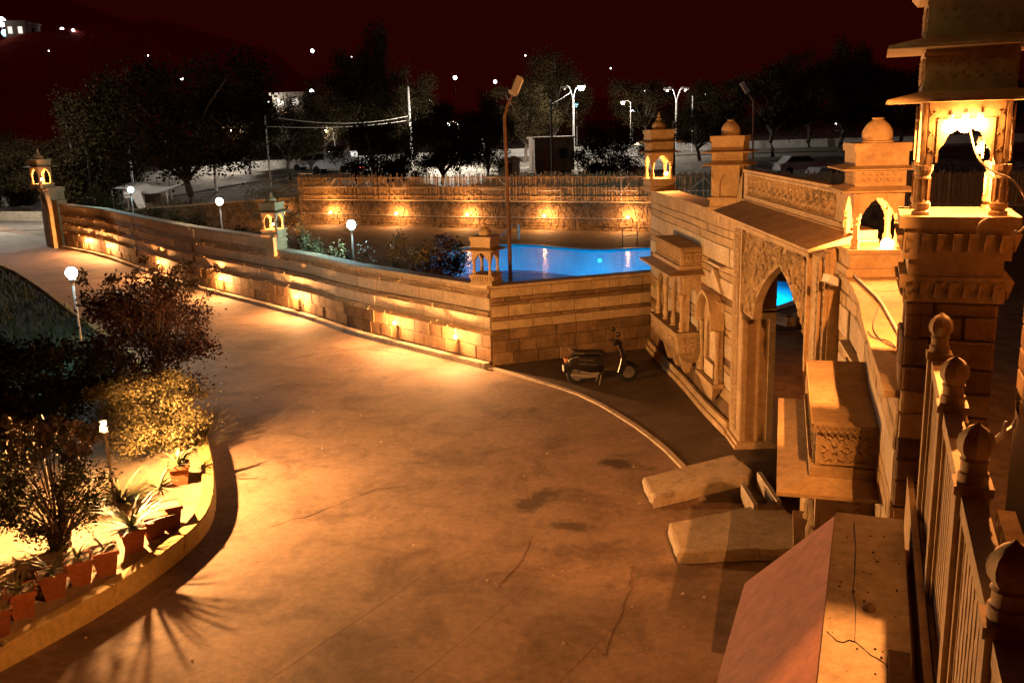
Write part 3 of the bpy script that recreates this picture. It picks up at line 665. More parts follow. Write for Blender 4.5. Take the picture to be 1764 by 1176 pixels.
# jharokha
def jharokha(label, loc, rz):
    # local x along the wall, -y outward, length L
    t = thing('jharokha', label, 'balcony', loc, rz); L_ = 2.25; D_ = .52
    b = MB(); b.box(-L_ / 2, L_ / 2, -D_, .10, 3.12, 3.44); b.box(-L_ / 2 - .03, L_ / 2 + .03, -D_ - .03, .10, 3.441, 3.52); b.box(-L_ / 2 - .05, L_ / 2 + .05, -D_ - .05, .10, 3.03, 3.119)
    b.obj('roof_box', 'sandstone', t)
    b = MB()
    for T_, w_ in ((Matrix.Translation((0, -D_ - .001, 3.15)), L_ - .16), (RotZ(0) @ Matrix.Translation((L_ / 2 + .001, -D_ / 2, 3.15)) @ RotZ(pi / 2), D_ - .12), (Matrix.Translation((-L_ / 2 - .001, -D_ / 2, 3.15)) @ RotZ(-pi / 2), D_ - .12)):
        vine(b, T_, w_, .27, .25, .022)
        for z in (-.01, .27): b.box(-w_ / 2 - .02, w_ / 2 + .02, -.018, 0, z, z + .02, T_)
    for T_, w_ in ((Matrix.Translation((0, -D_ - .031, 3.445)), L_), (Matrix.Translation((L_ / 2 + .031, -D_ / 2, 3.445)) @ RotZ(pi / 2), D_), (Matrix.Translation((-L_ / 2 - .031, -D_ / 2, 3.445)) @ RotZ(-pi / 2), D_)):
        lattice(b, T_, w_, .07, .05, .014)
    b.obj('carved_panel', 'sandstone', t, kind='stuff')
    b = MB(); o_ = .33
    lo = [(-L_ / 2 - o_, -D_ - o_), (L_ / 2 + o_, -D_ - o_), (L_ / 2 + o_, .08), (-L_ / 2 - o_, .08)]; hi = [(-L_ / 2 - .06, -D_ - .06), (L_ / 2 + .06, -D_ - .06), (L_ / 2 + .06, .08), (-L_ / 2 - .06, .08)]
    vs = [(*p, 2.93) for p in lo] + [(*p, 2.965) for p in lo] + [(*p, 3.028) for p in hi]
    b.add(vs, [(3, 2, 1, 0), (0, 1, 5, 4), (1, 2, 6, 5), (3, 0, 4, 7), (4, 5, 9, 8), (5, 6, 10, 9), (7, 4, 8, 11), (8, 9, 10, 11), (2, 3, 7, 6), (6, 7, 11, 10)]); b.obj('chhajja', 'sandstone', t)
    # arcade: three bays in front, one on each side
    xs_ = [-L_ / 2 + .06 + (L_ - .12) * i / 3 for i in range(4)]
    for x in xs_:
        b = MB(); b.lathe([(r_, 1.62 + h_) for r_, h_ in post_profile(.86, .055)], 8, None, x, -D_ + .06, pi / 8); b.obj('column', 'sandstone', t)
    for i in range(3):
        b = MB(); bw = xs_[i + 1] - xs_[i]; arch_panel(b, Matrix.Translation(((xs_[i] + xs_[i + 1]) / 2, -D_ + .06, 0)), bw - .001, 2.48, 2.92, bw * .74, 2.44, 2.78, .08); b.obj('arch_panel', 'sandstone', t)
    for sx in (-1, 1):
        b = MB(); T_ = Matrix.Translation((sx * (L_ / 2 - .05), -D_ / 2 + .05, 0)) @ RotZ(sx * pi / 2)
        arch_panel(b, T_, D_ - .04, 1.62, 2.92, .2, 2.35, 2.6, .07, cusped, 10)
        scroll(b, T_ @ Matrix.Translation((0, -.036, 2.64)), .3, .2, .1, .02); b.obj('side_panel', 'sandstone', t)
    b = MB(); vs = []
    for e, z in ((.10, 1.60), (.03, 1.16)): vs += [(-L_ / 2 - e, -D_ - e, z), (L_ / 2 + e, -D_ - e, z), (L_ / 2 + e, .1, z), (-L_ / 2 - e, .1, z)]
    b.add(vs, [(0, 1, 2, 3), (7, 6, 5, 4), (4, 5, 1, 0), (5, 6, 2, 1), (7, 4, 0, 3), (6, 7, 3, 2)]); b.box(-L_ / 2 - .12, L_ / 2 + .12, -D_ - .12, .1, 1.601, 1.65); b.obj('parapet', 'sandstone', t)
    b = MB(); tilt = Matrix.Rotation(.16, 4, 'X'); T_ = Matrix.Translation((0, -D_ - .035, 1.2)) @ tilt; vine(b, T_, L_ - .1, .34, .3, .025)
    T_ = Matrix.Translation((L_ / 2 + .035, -D_ / 2, 1.2)) @ RotZ(pi / 2) @ tilt; vine(b, T_, D_ - .1, .34, .3, .025); T_ = Matrix.Translation((-L_ / 2 - .035, -D_ / 2, 1.2)) @ RotZ(-pi / 2) @ tilt; vine(b, T_, D_ - .1, .34, .3, .025)
    b.obj('parapet_carving', 'sandstone', t, kind='stuff')
    b = MB()
    lv = [(L_ / 2 + .05, D_ + .05, 1.159), (L_ / 2 - .05, D_ - .05, 1.04), (L_ / 2 - .12, D_ - .08, 1.02), (L_ / 2 - .35, D_ * .5, .84), (L_ / 2 - .8, .12, .62), (.1, .03, .5)]
    vs = []
    for hx_, d_, z in lv: vs += [(-hx_, -d_, z), (hx_, -d_, z), (hx_, .08, z), (-hx_, .08, z)]
    fs = []
    for k in range(len(lv) - 1):
        a_ = 4 * k; b_ = a_ + 4
        for i in range(4): fs.append((b_ + i, b_ + (i + 1) % 4, a_ + (i + 1) % 4, a_ + i))
    fs += [(0, 1, 2, 3)]; b.add(vs, fs); b.obj('corbel', 'sandstone', t)
    for x in (-.7, 0, .7):
        b = MB(); b.frustum(.16, .1, .62, .2, .34, 1.03, None, x, -.25); b.obj('bracket', 'sandstone', t)
    return t
jharokha('projecting carved bay on the left wing wall, its flat roof box in shade', (4.13, 20.85, 0), -pi / 2 + radians(4.5) * 1)
jharokha('near projecting bay on the right wing wall, its flat roof box and ledge brightly lit', (3.53, 8.75, 0), -pi / 2 - radians(16.5))
# blind arched niche
def niche(label, loc, rz):
    t = thing('wall_niche', label, 'niche', loc, rz)
    n = 16; R_ = .56
    b = MB(); vs = []; 
    for rr, yy in ((R_, 0), (R_, -.30), (R_ + .07, -.30), (R_ + .07, 0)):
        pass
    ring = []
    for i in range(n + 1):
        a_ = pi * i / n
        for rr, yy in ((R_, .02), (R_, -.26), (R_ + .06, -.26), (R_ + .06, .02)): ring.append((rr * cos(a_), yy, 2.05 + rr * sin(a_) * 1.18))
    b.add(ring, [(4 * i + k, 4 * i + (k + 1) % 4, 4 * i + 4 + (k + 1) % 4, 4 * i + 4 + k) for i in range(n) for k in range(4)] + [(3, 2, 1, 0), (4 * n, 4 * n + 1, 4 * n + 2, 4 * n + 3)])
    b.obj('hood', 'sandstone', t)
    for x in (-R_ - .03, R_ + .03):
        b = MB(); b.lathe([(r_, .95 + h_) for r_, h_ in post_profile(1.09, .05)], 8, None, x, -.10); b.obj('column', 'sandstone', t)
    b = MB(); arch_panel(b, Matrix.Translation((0, -.05, 0)), R_ * 1.9, 1.25, 2.62, R_ * 1.1, 1.9, 2.3, .06); b.obj('arch_panel', 'sandstone', t)
    b = MB(); b.box(-R_ + .02, R_ - .02, -.02, .03, .95, 2.6); b.box(-R_ * .6, R_ * .6, -.12, -.03, .97, 1.28); b.obj('back_panel', 'sandstone_pale', t)
    b = MB(); b.box(-R_ - .1, R_ + .1, -.22, .02, .86, .945); b.frustum(.5, .05, .5, 1.2, .2, .859, None, 0, -.08); b.obj('sill', 'sandstone', t)
    b = MB(); b.add([(-.5, -.03, 2.78), (.5, -.03, 2.78), (0, -.07, 3.25), (-.5, .02, 2.78), (.5, .02, 2.78), (0, .02, 3.25)], [(0, 1, 2), (0, 3, 4, 1), (1, 4, 5, 2), (2, 5, 3, 0)])
    b.box(-.55, .55, -.08, .02, 3.3, 3.34); b.obj('gable_relief', 'sandstone_pale', t)
niche('arched niche with a round hood between the left bay and the portal', (4.21, 18.55, 0), -pi / 2 + radians(3))
niche('arched niche beside the portal on the right wing wall, mostly hidden', (4.24, 11.1, 0), -pi / 2 - radians(12))
# chhatris on the gate
chhatri('small lit chhatri on the far end of the left wing wall, bulb at its foot', (4.02, 24.6, 4.42), radians(8), .60, spike=.2, dome=.24, blk=.27, over=1.55, lamp_=((.14, -.2, .42), 420, AMBER, .05))
chhatri('unlit closed chhatri with arched panels behind the left end of the portal', (4.45, 18.55, 4.42), radians(-24), .60, closed=True, base=.26, post=.62, fr=.18, over=1.6)
chhatri('lit chhatri with an urn dome beside the right end of the portal', (4.66, 11.75, 4.2), radians(-8), .60, base=.34, post=.72, fr=.20, over=1.62, lamp_=((.13, -.24, .40), 620, AMBER, .075))
# floodlight box and hanging bracket on the portal corner
t = thing('floodlight', 'small white floodlight box on a rod at the right corner of the portal, unlit', 'floodlight', (4.2, 11.85, 4.1), radians(30))
b = MB(); b.box(-.10, .10, -.06, .06, -.05, .05, Matrix.Rotation(.4, 4, 'Y')); b.obj('housing', 'metal_white', t)
b = MB(); b.tube([(.09, 0, .04), (.16, 0, .09), (.20, 0, .3)], .012); b.obj('bracket', 'metal_grey', t)
p = atz(1388, 692, .0)
t = thing('bollard', 'dark turned stone baluster standing just behind the right jamb of the arch', 'baluster', (p.x, p.y, 0))
b = MB(); b.lathe([(.13, .006), (.13, .12), (.07, .16), (.11, .3), (.06, .42), (.10, .6), (.06, .74), (.09, .9), (.03, 1.0)], 10); b.obj('shaft', 'sandstone_brown', t, smooth=True)

# ------------------------------------------------------------------ tower and its big lit chhatri
AZ = radians(21.6); TR = -AZ
TWC = (3.20, 6.57)
Db = Vector((sin(AZ), cos(AZ))); Dn = Vector((cos(AZ), -sin(AZ)))
tw = thing('gate_tower', 'dark square tower shaft of coursed stone under the big lit chhatri', 'tower', (TWC[0], TWC[1], 0), TR)
b = MB(); b.box(-.235, .235, -.235, .235, 0, 4.9); b.obj('shaft_core', 'sandstone_brown', tw)
z = .0; cs = []
while z < 4.85:
    h = random.uniform(.16, .21); cs.append((z, min(z + h, 4.9), random.uniform(-.01, .02), random.choice(('sandstone_brown', 'sandstone_brown', 'sandstone')), .30)); z += h
for k in (0, 3):
    T2 = RotZ(k * pi / 2)
    A_ = T2 @ Vector((-.295, -.295, 0)); B_ = T2 @ Vector((.295, -.295, 0))
    lay_blocks(tw, [(A_.x, A_.y), (B_.x, B_.y)], cs, 150)
b = MB()
for hw, z0, z1 in ((.32, 4.90, 5.0), (.35, 5.0, 5.08), (.30, 5.081, 5.20), (.34, 5.201, 5.42), (.375, 5.421, 5.50)): b.box(-hw, hw, -hw, hw, z0, z1)
b.obj('cornice', 'sandstone', tw)
b = MB()
for k in range(4):
    for zz, hw, n_ in ((5.25, .34, 7), (4.92, .32, 7)):
        T_ = side(k, hw * 2, zz)
        for i in range(n_):
            x = -hw * .86 + hw * 1.72 * i / (n_ - 1)
            b.add([T_ @ Vector(q) for q in ((x - .028, -.002, .13), (x + .028, -.002, .13), (x + .028, -.055, .13), (x - .028, -.055, .13), (x - .012, -.002, .0), (x - .035, -.02, .015))], [(0, 1, 2, 3), (3, 2, 4), (2, 1, 4), (0, 3, 5), (3, 4, 5), (0, 5, 4)])
b.obj('pendant', 'sandstone_carved', tw, kind='stuff')
big = thing('chhatri', 'large glowing chhatri on the tower at the right, tiers of lattice above its arch', 'chhatri', (TWC[0], TWC[1], 5.5), TR)
w = .56
for sx in (-1, 1):
    for sy in (-1, 1):
        b = MB(); b.lathe([(r_, .002 + h_) for r_, h_ in post_profile(.34, .045)], 12, None, sx * w * .43, sy * w * .43)
        for k in range(8): b.box(-.006, .006, -.052, -.03, .1, .26, Matrix.Translation((sx * w * .43, sy * w * .43, 0)) @ RotZ(k * pi / 4))
        b.obj('post', 'sandstone', big)
for k in range(4):
    T_ = RotZ(k * pi / 2) @ Matrix.Translation((0, -w * .44, 0)); b = MB()
    arch_panel(b, T_, w * 1.0 - (0 if k % 2 else .1), .345, .76, w * .70 if k == 0 else w * .80, .34 if k == 0 else .44, .62 if k == 0 else .70, .08 if k == 0 else .05, cusped, 24)
    for x0, x1, z0, z1 in ((-.16, .16, .635, .65), (-.175, -.16, .36, .65), (.16, .175, .36, .65), (-.245, -.238, .38, .74), (.238, .245, .38, .74)): b.box(x0, x1, -.05, -.041, z0, z1, T_)
    for x in (-.205, .205):
        for zz in (.45, .56, .68):
            for q in range(4): b.box(-.004, .004, .0, .022, -.004, .0, T_ @ Matrix.Translation((x, -.046, zz)) @ Matrix.Rotation(q * pi / 2 + pi / 4, 4, 'Y') @ Matrix.Rotation(pi / 2, 4, 'X'))
    b.obj('arch_panel', 'sandstone', big)
zt = .762
for i, (ov, fh) in enumerate(((1.02, .27), (1.04, .25))):
    b = MB(); b.frustum(ov, ov, zt, ov - .015, ov - .015, zt + .022)
    b.frustum(ov - .02, ov - .02, zt + .023, w + .02, w + .02, zt + .075); b.obj('chhajja', 'sandstone', big)
    b = MB(); b.box(-w / 2, w / 2, -w / 2, w / 2, zt + .076, zt + .076 + fh)
    for k in range(4):
        for z0, z1 in ((.0, .03), (fh - .05, fh - .02)): b.box(-w / 2 - .008, w / 2 + .008, -.008, -.0005, zt + .077 + z0, zt + .077 + z1, side(k, w))
    b.obj('frieze', 'sandstone', big)
    b = MB()
    for k in range(4): lattice(b, side(k, w, zt + .076 + .045), w * .86, fh - .11, .075, .014)
    b.obj('lattice_relief', 'sandstone', big, kind='stuff')
    zt += .077 + fh
b = MB(); b.frustum(w + .10, w + .10, zt, w + .18, w + .18, zt + .05); b.box(-w / 2 - .05, w / 2 + .05, -w / 2 - .05, w / 2 + .05, zt + .051, zt + .3); b.frustum(1.05, 1.05, zt + .301, 1.0, 1.0, zt + .34); b.box(-w * .45, w * .45, -w * .45, w * .45, zt + .341, zt + .6)
b.obj('top_block', 'sandstone', big)
b = MB(); b.lathe(dome_profile(w * .34, .4, zt + .601), 20); b.obj('dome', 'sandstone', big, smooth=True)
for (x, y, z, pw_, r_) in ((.13, .12, .43, 2300, .028), (-.10, -.315, .60, 26, .045), (-.01, -.315, .605, 30, .05), (.08, -.31, .61, 26, .045)):  # front row added to imitate the lamp's wide glare; first bulb carries the light
    b = MB(); b.ball((x, y, z), r_, 12, 8); b.obj('bulb', glow_mat(pw_, AMBER, r_), big, smooth=True)
    b = MB(); b.lathe([(.018, z + r_ * .9), (.022, z + r_ + .03), (.012, z + r_ + .06)], 8, None, x, y); b.obj('bulb_socket', 'metal_white', big)
t = thing('power_cable', 'pale cable hanging in a loop from the bulb of the big chhatri', 'cable', (TWC[0], TWC[1], 5.5), TR)
b = MB(); b.tube(smooth_poly([(.03, -.2, .58), (.07, -.34, .40), (.16, -.36, .30), (.30, -.36, .26), (.40, -.36, .10), (.42, -.36, -.02), (.36, -.4, -.10), (.33, -.42, -.08)], 2), .007)
b.obj('loop', 'cable', t)
b = MB(); b.tube(smooth_poly([(.16, -.44, .0), (.11, -.46, -.03), (.10, -.45, -.1), (.11, -.44, -.13)], 2), .006); b.obj('loose_end', 'cable', t)
t = thing('conduit_pipe', 'pale pipe and wires lying along the lit top of the right wing wall', 'pipe')
pp = [atz(1462, 462, 4.24), atz(1490, 493, 4.22), atz(1515, 515, 4.22), atz(1535, 550, 4.22), atz(1549, 575, 4.22)]
b = MB(); b.tube(smooth_poly([tuple(p) for p in pp], 2), .018); b.obj('pipe', 'cable', t)
pp = [(atz(x, y, 4.215)) for x, y in ((1512, 530), (1502, 560), (1510, 578), (1525, 590), (1548, 602), (1530, 585), (1505, 583), (1495, 570))]
b = MB(); b.tube(smooth_poly([tuple(p) for p in pp], 2), .006); b.obj('wire', 'cable_dark', t)

# ------------------------------------------------------------------ near building: roof slab, pink sunshade, railing
def bd(s, t_, z): v = Db * s + Dn * t_; return Vector((v.x, v.y, z))
TB = Matrix(((Dn.x, Db.x, 0, 0), (Dn.y, Db.y, 0, 0), (0, 0, 1, 0), (0, 0, 0, 1)))  # local (t, s, z)
rb = thing('roof_terrace', 'flat cracked roof ledge below the railing with a small drain hole', 'roof')
b = MB()
b.prism([(-.12, .4), (.30, .4), (.30, 3.4), (.285, 4.05), (.30, 4.45), (.30, 6.12), (-.12, 6.12)], 3.40, 3.60, TB); b.obj('roof_slab', 'sandstone_pale', rb)
b = MB(); b.box(-.10, .60, .4, 6.1, 0, 3.399, TB); b.obj('wall', 'pink_plaster', rb)
for (t0, s0, t1, s1) in ((.30 - .11, 4.02, .29, 4.42), (.20, 3.5, .28, 3.98)):
    b = MB(); b.box(t0, t1, s0, s1, 3.601, 3.632, TB); b.obj('loose_stone', 'sandstone_brown', rb)
b = MB()
for path in ([(-.10, 4.55), (-.03, 4.45), (.02, 4.52), (.10, 4.40), (.17, 4.36), (.20, 4.28)], [(.0, 6.0), (.03, 5.5), (.01, 5.1), (.04, 4.8), (.03, 4.5)], [(-.09, 3.9), (0, 3.85), (.1, 3.9), (.2, 3.8)]):
    q = smooth_poly(path, 1); q = [(x + random.uniform(-.008, .008), y) for x, y in q]
    b.tube([TB @ Vector((x, y, 3.601)) for x, y in q], [.0035 * random.uniform(.5, 1.6) for _ in q], 5)
b.obj('crack', 'cable_dark', rb, kind='stuff')
rng_ = random.Random(31); b = MB()
for _ in range(70):
    x, y = rng_.uniform(-.11, .28), rng_.uniform(2.6, 6.0); r_ = rng_.uniform(.002, .009); c = TB @ Vector((x, y, 3.6005)); T_ = Matrix.Translation(c) @ RotZ(rng_.uniform(0, 3)); b.frustum(r_ * 2, r_ * 1.5, 0, r_ * 1.1, r_ * .8, r_, T_)
b.obj('grit', 'sandstone_brown', rb, kind='stuff')
p = atz(1498, 1048, 3.6)
b = MB(); b.lathe([(.035, 3.6005), (.034, 3.615), (.016, 3.64), (.01, 3.642)], 12, None, p.x, p.y); b.obj('drain_cap', 'sandstone', rb, smooth=True)
# pink sunshade
sh = thing('sunshade', 'sloping pink plastered sunshade below the roof ledge, half in shadow', 'sunshade')
b = MB(); vs = []
for s_ in (.4, 6.10): vs += [TB @ Vector(q) for q in ((-.124, s_, 3.58), (-.124, s_, 3.50), (-.68, s_, 2.93), (-.70, s_, 2.99))]
b.add(vs, [(0, 1, 2, 3), (7, 6, 5, 4), (0, 4, 5, 1), (1, 5, 6, 2), (2, 6, 7, 3), (3, 7, 4, 0)]); b.obj('sloping_slab', 'pink_plaster', sh)
# flood light of the building, on its bracket above the terrace
t = thing('building_floodlight', 'floodlight with added beam shades on the house wall above the terrace, lighting the drive', 'floodlight', (2.35, 4.2, 7.4), 0)
b = MB(); b.box(-.14, .14, -.12, .03, -.10, .10, Matrix.Rotation(radians(-35), 4, 'X')); b.obj('housing', 'metal_grey', t)
b = MB(); b.box(-.11, .11, .031, .04, -.08, .08, Matrix.Rotation(radians(-35), 4, 'X')); b.obj('lens', 'flood_lens', t)
b = MB(); b.tube([(0, -.1, 0), (.5, -.3, -.1), (1.6, -1.0, -.2)], .02); b.obj('bracket', 'metal_grey', t)
lamp('lamp_light', t, (0, .08, -.06), 1900, (1, .36, .085), .012, 52, (-.1, 4.9, -5.7))
b = MB(); b.box(-.3, .3, -.10, .25, -.33, -.32); b.obj('added_bottom_shade', 'metal_grey', t)  # unseen plate added to cut the light falling on the roof ledge
b = MB(); T_ = Matrix.Translation((0, .08, 0)) @ RotZ(radians(-10)); b.box(.0, .34, .15, .16, -.5, .12, T_); b.box(-.34, .0, .15, .16, -.5, .12, Matrix.Translation((0, .08, 0)) @ RotZ(radians(39))); b.obj('added_side_shade', 'metal_grey', t); t.children[-1].name; [c for c in t.children if c.type == 'LIGHT'][0].data.spot_blend = .6  # unseen flaps added to shape the beam: tower and left side stay dark
# thin parapet and gutter floor
pw = thing('parapet_strip', 'narrow rough parapet beside a lit gutter between roof ledge and railing', 'parapet')
b = MB(); b.box(.345, .385, .4, 6.9, 3.1, 3.62, TB); b.obj('parapet_wall', 'sandstone', pw)
b = MB(); b.box(.386, .52, .4, 6.2, 3.1, 3.45, TB); b.obj('gutter_floor', 'sandstone_pale', pw)
# railing
rl = thing('stone_railing', 'stone railing with pierced panels running along the right edge towards the viewer', 'railing')
zb = 3.46; SP = 1.145
post_s = [6.30 - SP * k for k in range(6)]
b = MB(); b.box(.40, .50, .4, 6.25, zb + .0, zb + .12, TB); b.obj('plinth', 'sandstone', rl)
for k in range(len(post_s) - 1):
    s1, s0 = post_s[k] - .06, post_s[k + 1] + .06
    b = MB(); b.box(.405, .495, s0, s1, 4.58, 4.66, TB); b.obj('top_rail', 'sandstone', rl)
    b = MB(); b.box(.41, .49, s0, s0 + .06, zb + .12, 4.58, TB); b.box(.41, .49, s1 - .06, s1, zb + .12, 4.58, TB)
    # pierced panel: staggered tall slots left between short stone bars
    a0, a1 = s0 + .06, s1 - .06; nb = 9; st = (a1 - a0) / nb; rows = 5; rh = (4.58 - zb - .12) / rows
    for i in range(nb + 1):
        c = a0 + i * st; b.box(.425, .475, max(c - .030, a0), min(c + .030, a1), zb + .12, 4.58, TB)
    for j in range(rows + 1):
        for i in range(nb):
            z0 = zb + .12 + (j + (.5 if i % 2 else 0)) * rh - .02
            if z0 > zb + .1 and z0 + .04 < 4.58: b.box(.428, .472, a0 + i * st + .028, a0 + (i + 1) * st - .028, z0, z0 + .09, TB)
    b.obj('pierced_panel', 'sandstone', rl)
onion = [(.060, 4.70), (.060, 4.745), (.052, 4.75), (.052, 4.79), (.058, 4.80), (.050, 4.812), (.064, 4.84), (.069, 4.87), (.061, 4.905), (.036, 4.935), (.012, 4.95), (.003, 4.96)]
for k, s_ in enumerate(post_s):
    q = bd(s_, .45, 0)
    b = MB(); b.box(.385, .515, s_ - .06, s_ + .06, 3.4, 4.66, TB); b.box(.375, .525, s_ - .072, s_ + .072, 4.661, 4.70, TB); o = b.obj('post', 'sandstone', rl)
    b = MB(); n_ = 16; vs = []
    for r_, z in onion:
        for i in range(n_):
            rr = r_ * (1 + (.07 * (1 if i % 2 else -1) if z > 4.82 else 0)); vs.append((q.x + rr * cos(2 * pi * i / n_), q.y + rr * sin(2 * pi * i / n_), z))
    fs = [(j * n_ + i, j * n_ + (i + 1) % n_, (j + 1) * n_ + (i + 1) % n_, (j + 1) * n_ + i) for j in range(len(onion) - 1) for i in range(n_)]
    b.add(vs, fs); b.obj('finial', 'sandstone', o, smooth=True)
# terrace floor beyond the railing, inner kerb, back wall
tf = thing('terrace', 'dark terrace behind the railing with a lit strip of floor and kerb', 'terrace')
b = MB(); b.box(.53, 2.6, .4, 5.9, 3.0, 3.55, TB); b.obj('floor', 'sandstone', tf)
b = MB(); b.box(.80, .90, .4, 5.85, 3.551, 3.85, TB); b.obj('inner_kerb', 'sandstone', tf)
b = MB(); b.box(.50, .62, 5.95, 6.3, 3.4, 4.35, TB); b.obj('pilaster', 'sandstone', tf)
bw = thing('building_wall', 'dark house wall at the right edge behind the terrace', 'wall')
b = MB(); b.box(1.30, 1.6, 3.2, 9, 0, 5.6, TB); b.obj('wall', 'plaster_dark', bw)
cs = [(3.56 + .2 * i, 3.56 + .2 * (i + 1), 0, random.choice(('sandstone_brown', 'sandstone')), .4) for i in range(9)]
q0 = bd(9, 1.29, 0); q1 = bd(3.3, 1.29, 0); lay_blocks(bw, [(q0.x, q0.y), (q1.x, q1.y)], cs, 200)
# bare forked branch
t = thing('branch', 'bare pale forked branch poking over the railing at the right', 'branch')
p0, p1, p2 = aty(1695, 772, 3.9), aty(1728, 748, 3.85), aty(1735, 744, 3.85); 
b = MB(); b.tube([tuple(p0 - Vector((.1, 0, .12))), tuple(p0), tuple(p1), tuple(aty(1733, 725, 3.85))], [.012, .014, .016, .006]); b.tube([tuple(p1), tuple(aty(1745, 735, 3.9)), tuple(aty(1750, 720, 3.9))], [.013, .011, .004]); b.obj('twig', 'cable', t)

# ------------------------------------------------------------------ stone slabs lying by the gate
for (lab, pts, z1) in (('long rough stone slab lying on the drive, the one nearer the portal', [(1108, 822), (1262, 782), (1295, 808), (1290, 818), (1125, 858)], .2),
                       ('long rough stone slab lying on the drive, the nearer one half in shadow', [(1153, 900), (1340, 862), (1378, 900), (1372, 944), (1168, 950)], .2)):
    q = [atz(x, y, z1) for x, y in pts]; cx_ = sum(p.x for p in q) / 5; cy_ = sum(p.y for p in q) / 5
    poly = []
    for i in range(5):
        a_, b_ = q[i], q[(i + 1) % 5]
        for k in range(6):
            t_ = k / 6; jx = random.uniform(-.035, .035) if k else 0; poly.append((a_.x + (b_.x - a_.x) * t_ + jx - cx_, a_.y + (b_.y - a_.y) * t_ + jx - cy_))
    n_ = len(poly); b = MB(); vs = []
    for f_, z in ((1.0, .02), (1.01, .12), (1.0, .19), (.96, .205)):
        vs += [(x * f_ + random.uniform(-.008, .008), y * f_ + random.uniform(-.008, .008), z) for x, y in poly]
    b.add(vs, [(j * n_ + (i + 1) % n_, j * n_ + i, (j + 1) * n_ + i, (j + 1) * n_ + (i + 1) % n_) for j in range(3) for i in range(n_)] + [tuple(3 * n_ + i for i in range(n_))[::-1]])
    o = b.obj('stone_slab', 'kerb_stone'); o.location = (cx_, cy_, 0); tag(o, lab, 'stone slab')
    bm = bmesh.new(); bm.from_mesh(o.data); bmesh.ops.recalc_face_normals(bm, faces=bm.faces); bm.to_mesh(o.data); bm.free()
for lab, A_, B_ in (('short narrow stone strip set on edge between the two slabs, left one', (1280, 832), (1302, 868)), ('longer narrow stone strip set on edge between the two slabs, right one', (1308, 812), (1342, 862))):
    a_, b_ = atz(*A_, .3), atz(*B_, .3); l = (b_ - a_).length; mbx = MB(); mbx.box(0, l, -.035, .035, 0, .3); o = mbx.obj('stone_strip', 'kerb_stone'); tag(o, lab, 'stone strip')
    o.location = (a_.x, a_.y, .0); o.rotation_euler = (0, 0, atan2(b_.y - a_.y, b_.x - a_.x))

# ------------------------------------------------------------------ boundary walls
dw = thing('boundary_wall', 'long banded sandstone wall along the drive washed by small uplights', 'wall')
def drive_wall(P, top):
    ribbon(MB(), P, -.06, -.34, .0, top - .1).obj('wall_core', 'sandstone_brown', dw)
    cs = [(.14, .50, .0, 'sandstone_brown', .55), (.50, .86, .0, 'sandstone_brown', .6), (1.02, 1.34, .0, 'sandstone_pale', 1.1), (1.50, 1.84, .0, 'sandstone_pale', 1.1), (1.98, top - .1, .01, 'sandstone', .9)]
    ribbon(MB(), offset_poly(P, .0), .0, -.1, .86, 1.02).obj('band', 'sandstone', dw)
    return cs
ALLP = WALLP + WALLQ[1:]
AP = smooth_poly(ALLP, 1)
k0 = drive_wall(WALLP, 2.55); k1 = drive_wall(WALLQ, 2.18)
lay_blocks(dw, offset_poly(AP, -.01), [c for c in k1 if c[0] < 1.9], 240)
lay_blocks(dw, offset_poly(WALLQ, -.01), [(1.98, 2.09, .01, 'sandstone', .9)], 30)
lay_blocks(dw, offset_poly(WALLP, -.01), [(1.98, 2.12, .01, 'sandstone', .9), (2.12, 2.46, .0, 'sandstone_pale', 1.1)], 25)
mouldings(dw, AP, [.865, .915, .965], .045, .035); mouldings(dw, AP, [1.345, 1.395, 1.445], .05, .038); mouldings(dw, AP, [1.845, 1.90, 1.95], .05, .038)
for P, top in ((WALLP, 2.55), (WALLQ, 2.18)):
    T = sum(poly_len(P)); s = 0
    while s < T - .05:
        l = min(random.uniform(.9, 1.3), T - s); l = T - s if T - s - l < .4 else l
        (x, y), ang = at_len(P, s + l / 2); b = MB(); b.frustum(l - .006, .46, 0, l - .012, .44, .09)
        o = b.obj('coping_slab', 'sandstone_pale', dw); o.location = (x - sin(ang) * .16, y + cos(ang) * .16, top - .09); o.rotation_euler = (0, 0, ang); s += l
# wall foot kerb
fk = thing('wall_foot_kerb', 'pale low kerb along the foot of the drive wall', 'kerb')
T = sum(poly_len(AP)); s = 0; KP = offset_poly(AP, .14)
T = sum(poly_len(KP))
while s < T - .05:
    l = min(random.uniform(.9, 1.25), T - s); (x, y), ang = at_len(KP, s + l / 2)
    b = MB(); b.frustum(l - .012, .24, 0, l - .03, .21, .13); o = b.obj('kerb_stone', 'kerb_stone', fk); o.location = (x, y, random.uniform(-.008, .004)); o.rotation_euler = (0, 0, ang + random.uniform(-.006, .006)); s += l
pwl = thing('pool_wall', 'plain dim stone wall in front of the pool, behind the parked scooter', 'wall')
PW = [(-.50, 23.45), (4.05, 24.95)]
ribbon(MB(), PW, -.07, -.34, .0, 2.1).obj('wall_core', 'sandstone_brown', pwl)
lay_blocks(pwl, offset_poly(PW, -.02), [(.02, .36, 0, 'sandstone_brown', .6), (.36, .70, 0, 'sandstone_brown', .5), (.70, .98, 0, 'sandstone_brown', .7), (.98, 1.22, 0, 'sandstone', .55), (1.22, 1.32, 0, 'sandstone_brown', .6), (1.32, 1.62, 0, 'sandstone', .6), (1.62, 1.72, 0, 'sandstone_brown', .7), (1.72, 1.84, 0, 'sandstone_brown', .5), (1.84, 2.08, 0, 'sandstone', .6)], 200)
s = 0; T = sum(poly_len(PW))
